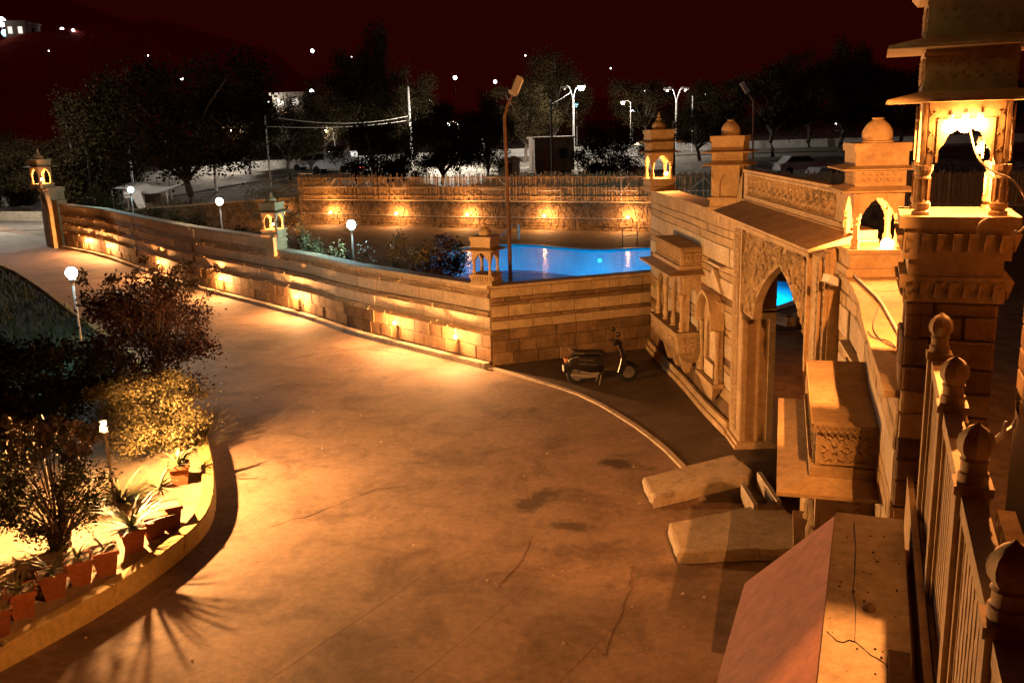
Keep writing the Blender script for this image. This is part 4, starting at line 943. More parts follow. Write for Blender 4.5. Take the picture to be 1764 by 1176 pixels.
while s < T - .05:
    l = min(.95, T - s); (x, y), ang = at_len(PW, s + l / 2); b = MB(); b.frustum(l - .006, .46, 0, l - .01, .44, .07)
    o = b.obj('coping_slab', 'sandstone', pwl); o.location = (x - sin(ang) * .16, y + cos(ang) * .16, 2.10); o.rotation_euler = (0, 0, ang); s += l
# corner and step chhatris
chhatri('small open chhatri on the wall corner in front of the pool, unlit', (-.62, 23.72, 2.19), radians(-50) + pi / 4 - .35, .54, base=.28, post=.62, fr=.0001 + .02, blk=.27, dome=.24, spike=.25, two=False, over=1.7, pend=8)
ch2 = chhatri('small glowing chhatri on the stepped pier halfway along the drive wall', (-8.35, 32.75, 2.62), radians(-50) + pi / 4 - .2, .58, base=.26, post=.60, fr=.02, blk=.26, dome=.2, spike=.16, two=False, over=1.7, lamp_=((0, 0, .42), 160, AMBER, .04))
# pier under it
t = thing('wall_pier', 'short pier where the drive wall steps down', 'pier', (-8.30, 32.66, 0), atan2(-2, 1.7))
b = MB(); b.box(-.30, .30, -.24, .28, 1.96, 2.62); b.obj('pier', 'sandstone', t)

# uplights on the drive wall
def uplight(label, loc, ang, power, m_='bulb_amber', out=.13, group='uplights on the drive wall', tray=.20, sz=.045, parent=None):
    t = thing('uplight', label, 'wall lamp', loc, ang, group)
    b = MB(); b.box(-.035, .035, -out - .03, -.02, -.04, -.022); b.obj('tray', 'metal_grey', t)
    b = MB(); b.ball((0, -out, .03), sz, 10, 6); b.obj('bulb', glow_mat(power, (1, .43, .14), sz), t, smooth=True)
names = ['leftmost uplight of the drive wall beside the far gate', 'second uplight from the far gate on the drive wall', 'third uplight from the far gate on the drive wall', 'fourth uplight from the far gate on the drive wall, above the flowering bush',
         'uplight just right of the stepped pier on the drive wall', 'second uplight from the wall corner on the drive wall', 'uplight nearest to the wall corner on the drive wall']
def nearest_s(P, q):
    T = sum(poly_len(P)); best = (1e9, 0)
    for k in range(801):
        (x, y), a_ = at_len(P, T * k / 800); dd = hypot(x - q.x, y - q.y)
        if dd < best[0]: best = (dd, T * k / 800)
    return best[1]
for nme, px in zip(names, (152, 189, 277, 384, 515, 684, 789)):
    # walk the wall until the column of the photograph is met
    best = None
    T = sum(poly_len(AP))
    for k in range(1201):
        (x, y), a_ = at_len(AP, T * k / 1200); d = Vector((x, y, .62)) - EYE; sx_ = 882 + FPX * d.dot(_r) / d.dot(_f)
        if best is None or abs(sx_ - px) < best[0]: best = (abs(sx_ - px), x, y, a_)
    uplight(nme, (best[1], best[2], .62), best[3], 1300, out=.105, tray=.05)

# ------------------------------------------------------------------ far gate
fg = thing('entrance_gate_leaf', 'tall pointed wooden gate leaf in a stone frame at the far left wall end', 'gate', (-27.15, 54.6, 0), radians(-52))
def leafpoly(w_, h_, n=10):
    P = [(-w_ / 2, 0), (w_ / 2, 0), (w_ / 2, h_ * .62)]
    for i in range(1, n + 1):
        t_ = i / n; P.append((w_ / 2 * (1 - t_ ** 1.6), h_ * (.62 + .38 * sin(t_ * pi / 2) ** 1.0)))
    for i in range(n - 1, -1, -1):
        t_ = i / n; P.append((-w_ / 2 * (1 - t_ ** 1.6), h_ * (.62 + .38 * sin(t_ * pi / 2))))
    return P
def plate(mb, poly, y0, y1):
    T_ = Matrix(((1, 0, 0, 0), (0, 0, 1, 0), (0, 1, 0, 0), (0, 0, 0, 1)))
    mb.prism(poly[::-1], y0, y1, T_)
b = MB(); plate(b, leafpoly(2.0, 3.35), -.10, .10); b.obj('frame', 'sandstone', fg)
b = MB(); plate(b, leafpoly(1.5, 3.0), -.13, -.101); b.obj('wood_panel', 'wood', fg)
for i in range(7):
    b = MB(); x = -.66 + i * .22; hh = 3.0 * (.62 + .38 * sqrt(max(0, 1 - (abs(x) / .75) ** 1.5))) - .15; b.box(x - .10, x + .10, -.150, -.131, .05, hh); b.obj('plank', 'wood', fg)
b = MB()
for i in range(10): b.box(-.7, .7, -.162, -.1505, .2 + i * .22, .225 + i * .22)
b.obj('crossbar', 'wood', fg, kind='stuff')
gp = thing('gate_pier', 'stone pier behind the far gate leaf carrying a lit chhatri', 'pier', (-27.4, 56.0, 0), radians(-40))
b = MB(); b.box(-.5, .5, -.5, .5, 0, 3.2); b.box(-.56, .56, -.56, .56, 3.2, 3.42); b.obj('pier', 'sandstone', gp)
b = MB(); b.box(.55, 1.15, -.3, .3, 0, 2.7); b.obj('side_block', 'sandstone', gp)
chhatri('small lit chhatri with a pointed top on the far gate pier at the left', (-27.9, 56.0, 3.42), radians(-30), .86, base=.25, post=.98, fr=.02, blk=.36, dome=.3, spike=.35, two=False, over=1.7, lamp_=((0, 0, .5), 420, AMBER, .07))

# ------------------------------------------------------------------ garden back wall, bamboo fence
FP = [(-14.4, 64.15), (7.22, 53.35), (26.0, 43.96)]
fw_ = thing('rubble_wall', 'rough rubble garden wall behind the pool under the bamboo fence', 'wall')
ribbon(MB(), FP, .0, -.4, -.1, 1.62).obj('wall_core', 'rubble', fw_)
b = MB(); T = sum(poly_len(FP)); zz = .02
while zz < 1.55:
    h = random.uniform(.13, .22); s = 0
    while s < T:
        l = random.uniform(.18, .5); (x, y), ang = at_len(FP, min(s + l / 2, T)); pr = random.uniform(.03, .10)
        b.frustum(l - .02, .1 + pr, 0, l - .07, pr, h - .015, Matrix.Translation((x, y, zz)) @ RotZ(ang), 0, 0); s += l
    zz += h
b.obj('rubble_stone', 'rubble', fw_, kind='stuff')
ribbon(MB(), FP, .05, -.45, 1.621, 1.70).obj('coping', 'sandstone', fw_)
ff = thing('bamboo_fence', 'long brown bamboo stake fence standing on the garden wall', 'fence')
b = MB(); s = .0
while s < T:
    (x, y), ang = at_len(FP, s); top = 3.30 + random.uniform(-.14, .14) + .05 * sin(s * .4); base_ = 1.722
    frac = s / T
    thin = .05 < frac < .33
    if not (thin and random.random() < .30):
        r_ = random.uniform(.022, .038); lean = random.uniform(-.02, .02)
        px_, py_ = x + random.uniform(-.03, .03) * sin(ang), y + random.uniform(-.03, .03)
        c, sn = cos(ang), sin(ang)
        b.tube([(px_, py_, base_), (px_ + lean * c, py_ + lean * sn, top)], r_, 5)
    s += random.uniform(.062, .082)
b.obj('bamboo_stake', 'bamboo', ff, kind='stuff')
for z in (1.95, 2.5, 3.1):
    b = MB(); q = offset_poly(FP, .06); b.tube([(*p, z + .02 * i) for i, p in enumerate(q)], .022, 5); b.obj('rail', 'bamboo', ff)
# dense lower screen of split bamboo, leaves the light through above
b = MB(); T2 = 0; s = 0
while s < T:
    (x, y), ang = at_len(FP, s); fr_ = s / T; h = 3.2 if not (.05 < fr_ < .33) else 2.7 + .2 * sin(s * .9)
    b.box(-.05, .05, .05, .075, 1.73, h + random.uniform(-.05, .05), Matrix.Translation((x, y, 0)) @ RotZ(ang)); s += .102
b.obj('split_bamboo', 'bamboo', ff, kind='stuff')
# pale stick trellises and pipes on the fence
for i, (lab, segs) in enumerate((('stick frame on the fence above the second uplight from the left', ((675, 324, 700, 324), (700, 324, 694, 312), (694, 312, 686, 304))), ('stick frame leaning on the fence near the thin lamp post', ((838, 305, 858, 305), (858, 305, 872, 318), (826, 325, 870, 326))),
                             ('angled stick frame on the fence right of the thin lamp post', ((930, 328, 966, 328), (966, 328, 968, 348))), ('small stick figure on the fence left of the gate wing', ((1042, 328, 1100, 328), (1071, 298, 1072, 345), (1056, 320, 1071, 334), (1086, 316, 1073, 330), (1062, 305, 1084, 305))),
                             ('house-shaped stick frame on the fence seen over the gate wing', ((1180, 328, 1232, 328), (1192, 324, 1216, 306), (1216, 306, 1230, 322))), ('short pale stick frame at the left end of the fence', ((534, 322, 598, 322), (572, 318, 580, 308), (518, 299, 540, 299))))):
    t = thing('stick_frame', lab, 'stick frame', group='pale stick frames on the bamboo fence')
    for (x0, y0, x1, y1) in segs:
        def onf(x, y):
            d = ray(x, y); a_ = FP[0]; bb = FP[1]; ex, ey = bb[0] - a_[0], bb[1] - a_[1]
            den = d.x * ey - d.y * ex; k = (a_[0] * ey - a_[1] * ex) / den; p = EYE + d * k; nn = Vector((ey, -ex, 0)).normalized(); return p + nn * .14
        b = MB(); b.tube([tuple(onf(x0, y0)), tuple(onf(x1, y1))], .025, 5); b.obj('stick', 'cable', t)
t = thing('garden_pipe', 'thin pale pipe running along the foot of the rubble wall', 'pipe')
b = MB(); q = offset_poly(FP[:2], .22); b.tube([(*q[0], .75), ((q[0][0] + q[1][0]) / 2, (q[0][1] + q[1][1]) / 2, .68), (*q[1], .72)], .02, 5); b.obj('pipe', 'cable', t)
fl = ['uplight at the left end of the bamboo fence wall', 'second uplight from the left under the bamboo fence', 'middle uplight under the bamboo fence, left of the thin lamp post', 'uplight under the bamboo fence right of the thin lamp post', 'uplight under the bamboo fence beside the gate wing', 'dim uplight in the tree corner left of the bamboo fence']
for nme, px in zip(fl[:5], (577, 690, 812, 943, 1087)):
    best = None
    for k in range(1201):
        (x, y), a_ = at_len(FP, T * k / 1200); d = Vector((x, y, .95)) - EYE; sx_ = 882 + FPX * d.dot(_r) / d.dot(_f)
        if best is None or abs(sx_ - px) < best[0]: best = (abs(sx_ - px), x, y, a_)
    uplight(nme, (best[1] + .1 * sin(best[3]), best[2] - .12, .82), best[3], 470, out=.42, group='uplights under the bamboo fence', tray=.16, sz=.08)
# wall on the left side of the garden
GW = [(-25.6, 56.2), (-22.5, 59.0), (-14.5, 64.4)]
gw = thing('garden_side_wall', 'reddish plaster garden wall behind the shrubs at the left', 'wall')
ribbon(MB(), GW, .0, -.25, -.1, 1.75).obj('wall', 'rubble', gw); ribbon(MB(), GW, .05, -.3, 1.751, 1.83).obj('coping', 'sandstone', gw)
uplight(fl[5], (-15.4, 63.5, .82), radians(34), 150, out=.16, group=None, tray=.3, sz=.07)

# ------------------------------------------------------------------ pool things
def under(lab, loc, aim, power):
    aim = (aim[0], aim[1], -6.5)
    t = thing('pool_light', lab, 'pool light', loc)
    b = MB(); b.ball((0, 0, 0), .09, 8, 6); b.obj('lens', 'light_far_cyan', t, smooth=True)
    d = Vector(aim) - Vector(loc); l = lamp('lamp_light', t, tuple(d.normalized() * .15), power, (.02, .72, 1.0), .12, 128, tuple(d))
under('underwater light on the near left side of the pool', (-1.6, 35.4, -.35), (0, 40, -1), 6000)
under('underwater light on the near side of the pool before the gate', (3.0, 33.0, -.35), (4, 40, -1), 2800)
under('small underwater light added to fill the dark patch by the corner chhatri', (1.0, 36.4, -.3), (1.2, 37.5, -1), 2500)  # extra pool light added to brighten a dark crescent of the floor
under('underwater light in the corner of the pool seen through the arch', (9.0, 31.4, -.35), (9, 36, -1), 5000)
under('underwater light at the far middle edge of the pool', (4.4, 44.4, -.35), (4, 40, -1), 150)
def handrail(lab, loc, rz, w_=.5, h_=.9):
    t = thing('handrail', lab, 'handrail', loc, rz)
    for x in (-w_ / 2, w_ / 2):
        b = MB(); b.tube(smooth_poly([(x, .35, 0), (x, .32, h_ * .8), (x, .15, h_), (x, -.1, h_ * .9), (x, -.3, .1), (x, -.32, -.3)], 2), .022); b.obj('rail', 'chrome', t)
p = atz(775, 440, 0); handrail('pair of curved chrome pool handrails behind the bougainvillea', (p.x, p.y, 0), radians(60))
p = atz(1085, 425, 0); t = thing('pool_step_rail', 'dark square handrail standing at the far pool edge beside the gate wing', 'handrail', (p.x, p.y, 0), .2)
for x in (-.4, .4):
    b = MB(); b.tube([(x, 0, 0), (x, 0, .95)], .025); b.obj('post', 'rust', t)
b = MB(); b.tube([(-.4, 0, .95), (.4, 0, 1.05)], .025); b.tube([(-.4, 0, .55), (.4, 0, .6)], .02); b.obj('rail', 'rust', t)
p = atz(894, 414, 0); t = thing('marker_post', 'short white post on the lawn behind the pool', 'post', (p.x, p.y, 0)); b = MB(); b.box(-.06, .06, -.06, .06, 0, .85); b.obj('post', 'metal_white', t)
b = MB(); b.frustum(.14, .14, .851, .06, .06, .9); b.obj('cap', 'metal_white', t)
p = atz(862, 470, 0)
t = thing('leaning_pole', 'pale pole leaning behind the corner chhatri', 'pole'); a0, a1 = aty(858, 410, 40), aty(883, 388, 41); b = MB(); b.tube([tuple(a0 + (a0 - a1) * 2.0 * 1), tuple(a0), tuple(a1)], .03, 6); b.obj('pole', 'metal_white', t)

# ------------------------------------------------------------------ globe lamps
def globe(lab, px, py, Y, m_, base_z=0.0, r_=.155):
    c = aty(px, py, Y); t = thing('globe_lamp', lab, 'garden lamp', (c.x, c.y, base_z), 0, 'globe garden lamps'); h = c.z - base_z
    b = MB(); b.ball((0, 0, h), r_, 14, 10); b.obj('globe', m_, t, smooth=True)
    b = MB(); b.tube([(0, 0, 0), (0, 0, h - r_)], .035, 8); b.obj('pole', 'metal_white', t)
    b = MB(); b.lathe([(.05, h - r_ - .08), (.09, h - r_ - .03), (.085, h - r_ + .02)], 10); b.obj('collar', 'metal_grey', t)
    b = MB(); b.lathe([(.10, 0), (.10, .03), (.05, .05)], 8); b.obj('foot', 'metal_grey', t)
globe('bluish globe lamp on a post behind the far half of the drive wall', 225, 327, 51.5, 'globe_cool')
globe('warm white globe lamp behind the drive wall left of the stepped pier', 378, 347, 40.0, 'globe_warm')
globe('bluish globe lamp behind the drive wall in front of the lawn', 605, 387, 31.8, 'globe_cool')
globe('bluish globe lamp standing on the lawn island at the left', 123, 470, 24.5, 'globe_cool')

# ------------------------------------------------------------------ lamp posts and poles
t = thing('street_lamp', 'tall thin unlit lamp post with a big box head standing behind the pool wall', 'lamp post')
P0 = aty(880, 500, 26.5); P1 = aty(869, 200, 26.5); P2 = aty(883, 163, 26.5)
b = MB(); b.tube([(P0.x, P0.y, 0), (P0.x, P0.y, 3.0), (P1.x, P1.y, P1.z), tuple(P1 * .5 + P2 * .5 + Vector((-.03, 0, .0))), tuple(P2)], [.06, .055, .045, .04, .035], 8); b.obj('pole', 'rust', t)
b = MB(); T_ = Matrix.Translation(P2) @ Matrix.Rotation(radians(-66), 4, 'Y'); b.frustum(.22, .20, 0, .3, .26, .08, T_ @ Matrix.Rotation(pi / 2, 4, 'Y')); b.box(-.02, .52, -.15, .15, -.10, .08, T_); b.obj('lamp_head', 'metal_grey', t)
b = MB(); b.box(.05, .48, -.12, .12, -.14, -.101, T_); b.obj('diffuser', 'metal_white', t)
t = thing('street_lamp', 'unlit bent street lamp in the dark behind the gate, right of the centre', 'lamp post')
Yd = 48; a0, a1, a2 = aty(1298, 300, Yd), aty(1298, 175, Yd), aty(1288, 160, Yd); b = MB(); b.tube([(a0.x, a0.y, 0), tuple(a1), tuple(a2)], .05, 6); b.obj('pole', 'rust', t)
b = MB(); T_ = Matrix.Translation(a2) @ Matrix.Rotation(radians(238), 4, 'Y'); b.box(0, .6, -.14, .14, -.1, .1, T_); b.obj('lamp_head', 'metal_grey', t)
def double_lamp(lab, px, ytop, Y, onl, onr, spread=26, pw=2500):
    c = aty(px, ytop + 22, Y); gz = ground_z(c.x, c.y); t = thing('street_lamp', lab, 'lamp post', (c.x, c.y, gz), 0, 'double street lamps on the road'); k = Y / FPX; h = c.z - gz
    b = MB(); b.tube([(0, 0, 0), (0, 0, h)], [.11, .07], 8); b.obj('pole', 'metal_white', t)
    for sg, on in ((-1, onl), (1, onr)):
        b = MB(); b.tube(smooth_poly([(0, 0, h - .1), (sg * spread * k * .35, 0, h + 16 * k), (sg * spread * k * .7, 0, h + 21 * k), (sg * spread * k, 0, h + 18 * k)], 1), .05, 6); b.obj('arm', 'metal_white', t)
        b = MB(); x = sg * spread * k; b.box(x - .35, x + .35, -.14, .14, h + 16.5 * k, h + 19.5 * k); b.obj('lamp_head', 'metal_grey', t)
        b = MB(); b.ball((x, 0, h + 15.5 * k - .05), .28 if on > .5 else .1, 10, 6, .6); b.obj('lens', glow_mat(pw * on, (1, .92, .80), .28 if on > .5 else .1) if on else 'metal_white', t)
double_lamp('double-armed street lamp with its right head brightly lit, beyond the bamboo fence', 987, 147, 86, 0, 1, 14, 9000)
double_lamp('double-armed street lamp with both heads dim, behind the left gate chhatri', 1165, 150, 92, .05, .05, 15, 9000)
def road_lamp(lab, px, py, Y, pw, col=(1, .92, .80), m_='street_lens'):
    c = aty(px, py, Y); gz = ground_z(c.x, c.y); t = thing('street_lamp', lab, 'lamp post', (c.x, c.y, gz)); h = c.z - gz
    b = MB(); b.tube([(.9, 0, 0), (.9, 0, h), (.6, 0, h + .3), (0, 0, h + .25)], .06, 6); b.obj('pole', 'metal_grey', t)
    b = MB(); b.box(-.3, .3, -.12, .12, h + .12, h + .24); b.obj('lamp_head', 'metal_grey', t); b = MB(); b.ball((0, 0, h), .18, 10, 6, .8); b.obj('lens', glow_mat(pw, col, .18), t)
road_lamp('lit street lamp above the small tree left of the left gate chhatri', 1073, 178, 108, 5000)
road_lamp('lit street lamp low behind the big tree at the left', 400, 225, 92, 2600)
road_lamp('lit street lamp beyond the left edge of the photo, lighting the street', -75, 170, 66, 8000)
road_lamp('lit street lamp hidden behind the dense middle tree', 772, 215, 86, 8000)
road_lamp('street lamp behind the trees right of the pale thin pole, lighting the van', 560, 225, 98, 5000)
# utility poles
def pole(lab, px, y0, Y, m_='rust', r_=.10, cross=0, base_y=None):
    c = aty(px, y0, Y); gz = ground_z(c.x, c.y); t = thing('utility_pole', lab, 'pole', (c.x, c.y, gz)); h = c.z - gz
    b = MB(); b.tube([(0, 0, 0), (0, 0, h)], [r_, r_ * .8], 7); b.obj('pole', m_, t)
    if cross: b = MB(); b.box(-cross, cross, -.05, .05, h - .6, h - .5); b.obj('crossarm', m_, t)
    b = MB(); b.lathe([(.06, h + .001), (.07, h + .08), (.02, h + .16)], 6); b.obj('insulator', 'metal_white', t)
pole('dark utility pole beside the left gate chhatri, in front of the dim double lamp', 1161, 212, 66, 'rust', .13, .8)
pole('dark pole in front of the dark building beyond the fence', 949, 175, 75, 'bark', .10)
pole('pale thin pole rising right of the big tree at the left', 456, 200, 72, 'metal_white', .07)
pole('white-lit leaning pole beside the roadside shed', 219, 238, 78, 'metal_white', .12)
pole('speckled pale pole in the trees above the shed', 277, 180, 82, 'plaster_white', .09)
pole('pale pole behind the big tree at the left', 363, 230, 84, 'plaster_white', .14)
pole('pale pole behind the trees left of the centre', 703, 152, 88, 'plaster_white', .12)
pole('thin pale pole behind the trees left of the thin lamp post', 832, 235, 84, 'plaster_white', .12)
pole('short pale pole right of the dim double lamp', 1193, 168, 96, 'metal_white', .06)

# ------------------------------------------------------------------ foliage
def leaf_cloud(mb, n, rng, cx_, cy_, cz_, rx, ry, rz, size, clumps, droop=0.0, aspect=.5, hollow=.3, flat=False):
    cl = []
    for _ in range(clumps):
        while True:
            v = Vector((rng.uniform(-1, 1), rng.uniform(-1, 1), rng.uniform(-1, 1)))
            if hollow < v.length < 1: break
        cl.append(v)
    for i in range(n):
        c = cl[rng.randrange(clumps)]; g = Vector((rng.gauss(0, .13), rng.gauss(0, .13), rng.gauss(0, .11) - droop * abs(rng.gauss(0, .2))))
        p = Vector(((c.x + g.x) * rx + cx_, (c.y + g.y) * ry + cy_, (c.z + g.z) * rz + cz_))
        if p.z < .03: continue
        a_ = Vector((rng.gauss(0, 1), rng.gauss(0, 1), rng.gauss(0, .6) - droop)).normalized(); b_ = a_.cross(Vector((rng.gauss(0, 1), rng.gauss(0, 1), rng.gauss(0, 1)))).normalized()
        s_ = size * rng.uniform(.6, 1.35); A_ = a_ * s_; B_ = b_ * s_ * aspect
        mb.add([p - A_ * .5, p + B_ * .5, p + A_ * .5, p - B_ * .5], [(0, 1, 2, 3)])
    return cl
def branch_mesh(rng, h, r0, tips, lean=.1, z0=0.0):
    mb = MB(); trunk = []
    x = y = 0
    for i in range(6):
        trunk.append((x, y, z0 + h * i / 5)); x += rng.uniform(-lean, lean); y += rng.uniform(-lean, lean)
    mb.tube(trunk, [r0 * (1 - .1 * i) for i in range(6)], 7)
    for tp in tips:
        k = rng.randrange(3, 6); a_ = Vector(trunk[k]); b_ = Vector(tp); mid = (a_ + b_) / 2 + Vector((rng.uniform(-.3, .3), rng.uniform(-.3, .3), .25)) * (b_ - a_).length * .3
        mb.tube(smooth_poly([tuple(a_), tuple(mid), tuple(b_)], 1), [r0 * .45, r0 * .33, r0 * .2, r0 * .08], 5)
    return mb
def tree_variant(seed, rx, rz, trunk, n, size, droop=0.0, clumps=60, aspect=.55, hollow=.25):
    rng = random.Random(seed); cr = MB(); cz_ = trunk + rz * .75
    cl = leaf_cloud(cr, n, rng, 0, 0, cz_, rx, rx * .9, rz, size, clumps, droop, aspect, hollow)
    tips = [(c.x * rx * .85, c.y * rx * .8, cz_ + c.z * rz * .85) for c in rng.sample(cl, min(16, len(cl)))]
    return branch_mesh(rng, trunk * 1.05, .17, tips, .18).mesh('trunk', 'bark', True), cr
TV = []
for sd, args in enumerate(((3.0, 2.4, 2.2, 17000, .15, .1), (2.5, 3.2, 2.4, 17000, .15, .5), (2.9, 2.0, 1.9, 14000, .145, .0), (1.7, 3.6, 1.0, 15000, .15, 1.0))):
    tm, cr = tree_variant(20 + sd, *args, clumps=(46, 60, 40, 55)[sd]); TV.append((tm, cr.mesh('crown', 'leaf_far')))
def tree(lab, px, ybase, Y, v, sc=1.0, sz=None, rz=0.0):
    c = aty(px, 300, Y); gz = ground_z(c.x, c.y); t = thing('tree', lab, 'tree', (c.x, c.y, gz), rz, 'trees beyond the garden walls'); sz = sz or sc; t.scale = (sc, sc, sz)
    link('trunk', TV[v][0], t); link('crown', TV[v][1], t)
tree('big spreading dark tree behind the garden side wall at the left', 322, 330, 69, 0, 2.1, 2.1, .3)
tree('dark tree with forked trunk left of the centre, behind the bamboo fence', 648, 290, 73, 2, 1.15, 1.25, 1.1)
tree('dense dark tree in the middle behind the bamboo fence', 765, 290, 75, 0, 1.10, 1.35, 2.0)
tree('slender dark tree just left of the thin lamp post', 838, 290, 77, 1, .95, 1.0, .5)
tree('round dark tree between the bright street lamp and the left gate chhatri', 1052, 290, 70, 2, 1.0, 1.05, 4.0)
tree('drooping willow-like tree above the roadside shed', 150, 300, 76, 3, 1.9, 1.5, .2)
tree('second drooping tree just left of the shed, darker', 205, 300, 88, 3, 1.6, 1.6, 2.2)
tree('pale drooping tree at the left edge of the photo', 18, 300, 84, 3, 1.3, 1.05, 1.2)
tree('tree with pale grey foliage behind the road left of the centre', 600, 290, 104, 1, 1.7, 1.5, .9)
tree('tall pale conifer-like tree beyond the road, lit from the lamp', 655, 290, 110, 3, 1.7, 2.3, 3.3)
tree('bushy tree right of the pale thin pole at the left', 500, 290, 86, 0, 1.15, 1.15, 2.6)
tree('tree behind the pale thin pole, reaching over the road', 430, 290, 92, 1, 1.35, 1.25, 5.0)
tree('grey-lit tree directly behind the bright street lamp', 960, 290, 98, 1, 1.5, 1.35, 2.9)
tree('dark tree between the pole and the thin lamp post, above the dark building', 905, 290, 90, 2, 1.15, 1.35, .1)
tree('low dark tree behind the middle gate chhatri', 1205, 290, 82, 2, 1.1, .85, 3.0)
tree('broad dark tree to the right of the middle gate chhatri', 1330, 290, 84, 0, 1.35, 1.45, 1.7)
tree('dark tree behind the lit right chhatri', 1445, 290, 88, 1, 1.45, 1.3, .7)
tree('dark tree between the lit right chhatri and the tower', 1550, 290, 80, 0, 1.2, 1.3, 2.5)
tree('lone tree far behind the left gate chhatri', 1110, 290, 118, 0, 1.4, 1.4, 3.7)
tree('tree standing behind the big chhatri arch', 1690, 290, 76, 2, 1.2, 1.3, .4)

tree('dark tree closing the gap left of the middle gate chhatri', 1225, 290, 100, 0, 1.25, 1.3, .9)
tree('dark tree right of the unlit bent street lamp', 1392, 290, 96, 1, 1.5, 1.25, 2.2)
tree('dark tree far behind the lit right chhatri', 1500, 290, 100, 0, 1.5, 1.4, 4.4)
tree('dark tree in the row behind the dense middle tree', 712, 290, 94, 1, 1.3, 1.2, 1.9)
tree('small dark tree between the two middle trees', 700, 290, 70, 2, .6, .75, 5.1)
tree('dark tree at the left behind the far gate chhatri', 70, 300, 78, 0, 1.25, 1.15, .8)
tree('dark tree behind the van on the road', 560, 290, 96, 0, 1.2, 1.25, 3.9)
# bushes: own meshes
def bush(lab, loc, rx, ry, h, n, size, seed, m_='leaf', clumps=40, stems=14, name='bush', twig=0, aspect=.5, hollow=.2, cat='bush'):
    rng = random.Random(seed); t = thing(name, lab, cat, loc); cr = MB()
    cl = leaf_cloud(cr, n, rng, 0, 0, h * .55, rx, ry, h * .5, size, clumps, 0, aspect, hollow); cr.obj('foliage', m_, t)
    b = MB()
    for i in range(stems):
        c = cl[i % len(cl)]; e = (c.x * rx, c.y * ry, h * .55 + c.z * h * .5); b.tube(smooth_poly([(rng.uniform(-.12, .12), rng.uniform(-.12, .12), 0), (e[0] * .35, e[1] * .35, e[2] * .6), e], 1), [.03, .02, .015, .008], 5)
    for i in range(twig):
        a_ = rng.uniform(0, 2 * pi); r_ = rng.uniform(.3, 1.05); e = Vector((rx * r_ * cos(a_), ry * r_ * sin(a_), h * rng.uniform(.85, 1.18)))
        b.tube(smooth_poly([(e.x * .5, e.y * .5, h * .5), (e.x * .75, e.y * .8, e.z * .8), tuple(e)], 1), [.012, .01, .008, .004], 4)
        for k in range(26): 
            p = e + Vector((rng.gauss(0, .07), rng.gauss(0, .07), rng.gauss(0, .06))); q = Vector((rng.gauss(0, 1), rng.gauss(0, 1), rng.gauss(0, 1))).normalized() * .05; r2 = q.cross(Vector((rng.gauss(0, 1), 1, rng.gauss(0, 1)))).normalized() * .03
            cr2 = [p - q, p + r2, p + q, p - r2]; b.add(cr2, [(0, 1, 2, 3)])
    b.obj('stems', 'bark' if m_ != 'leaf_pale' else 'agave', t); return t
def gp_(x, y, z=.15): q = atz(x, y, z); return (q.x, q.y, z)
IZ = .14
bush('large dark flowering bush on the lawn island, its twigs rising against the lit drive', (-8.2, 20.4, IZ), 1.5, 1.5, 2.8, 18000, .085, 3, 'leaf_red', 55, 24, twig=34, name='flowering_bush')
bush('rounded leafy bush lit by the flood lamp at the edge of the island', (-7.15, 17.3, IZ), 1.15, 1.15, 1.5, 17000, .06, 4, 'leaf_pale', 45, 14)
bush('dark bush behind the flood lamp in the middle of the island', (-10.3, 18.0, IZ), 1.8, 1.5, 2.15, 13000, .11, 5, 'leaf', 50, 14)
bush('dark bush at the left edge above the pots', (-10.2, 15.3, IZ), 1.5, 1.3, 1.9, 10000, .10, 6, 'leaf', 45, 14)
bush('open twiggy shrub between the flood lamp and the row of pots', (-7.0, 13.0, IZ), .75, .6, 1.75, 6500, .06, 7, 'leaf', 40, 50, twig=22, hollow=.05)
bush('dark leafy shrub at the left edge behind the last pots', (-8.7, 12.7, IZ), 1.5, .9, 2.0, 12000, .075, 8, 'leaf', 38, 22)
bush('low dark shrub in the lower left corner', (-8.7, 10.4, IZ), 1.0, .8, 1.1, 3000, .08, 18, 'leaf', 30, 12)
# spiky grass tuft at the island edge
def rosette(mb, rng, c, n, L_, w_, up=.6, z0=0.0):
    for i in range(n):
        a_ = rng.uniform(0, 2 * pi); el = rng.uniform(.15, 1.35) * up; l = L_ * rng.uniform(.7, 1.1); d = Vector((cos(a_), sin(a_), 0)); sd = Vector((-sin(a_), cos(a_), 0)); pts = []
        for k in range(5):
            t_ = k / 4; e = el - t_ * .9 * (1.2 - el * .5); pts.append((l * t_ * cos(max(e, -.6)), l * t_ * sin(el) * (1 - .35 * t_ * t_)))
        vs = []
        for k, (r_, z) in enumerate(pts):
            ww = w_ * (1 - (k / 4) ** 1.5) * .5 + .002; p = Vector(c) + d * r_ + Vector((0, 0, z + z0)); vs += [p - sd * ww, p + sd * ww + Vector((0, 0, 0)), ]
        mb.add(vs, [(2 * k, 2 * k + 1, 2 * k + 3, 2 * k + 2) for k in range(4)])
def spiky(lab, loc, n, L_, w_, seed, name='agave', m_='agave', up=.9, cat='plant'):
    rng = random.Random(seed); t = thing(name, lab, cat, loc); b = MB(); rosette(b, rng, (0, 0, 0), n, L_, w_, up); b.obj('leaves', m_, t)
    b = MB(); b.lathe([(.05, -.05), (.05, .04), (.02, .08)], 8); b.obj('crown_base', m_, t); return t
bush('low dark bush behind the bare lamp on the island', (-9.2, 16.4, IZ), 1.0, .9, 1.35, 7000, .075, 21, 'leaf', 40, 12)
spiky('long pale grass tuft hanging over the island edge below the round bush', (-6.35, 17.7, IZ), 170, 1.0, .02, 9, 'grass_tuft', 'leaf_pale', 1.3, 'grass')
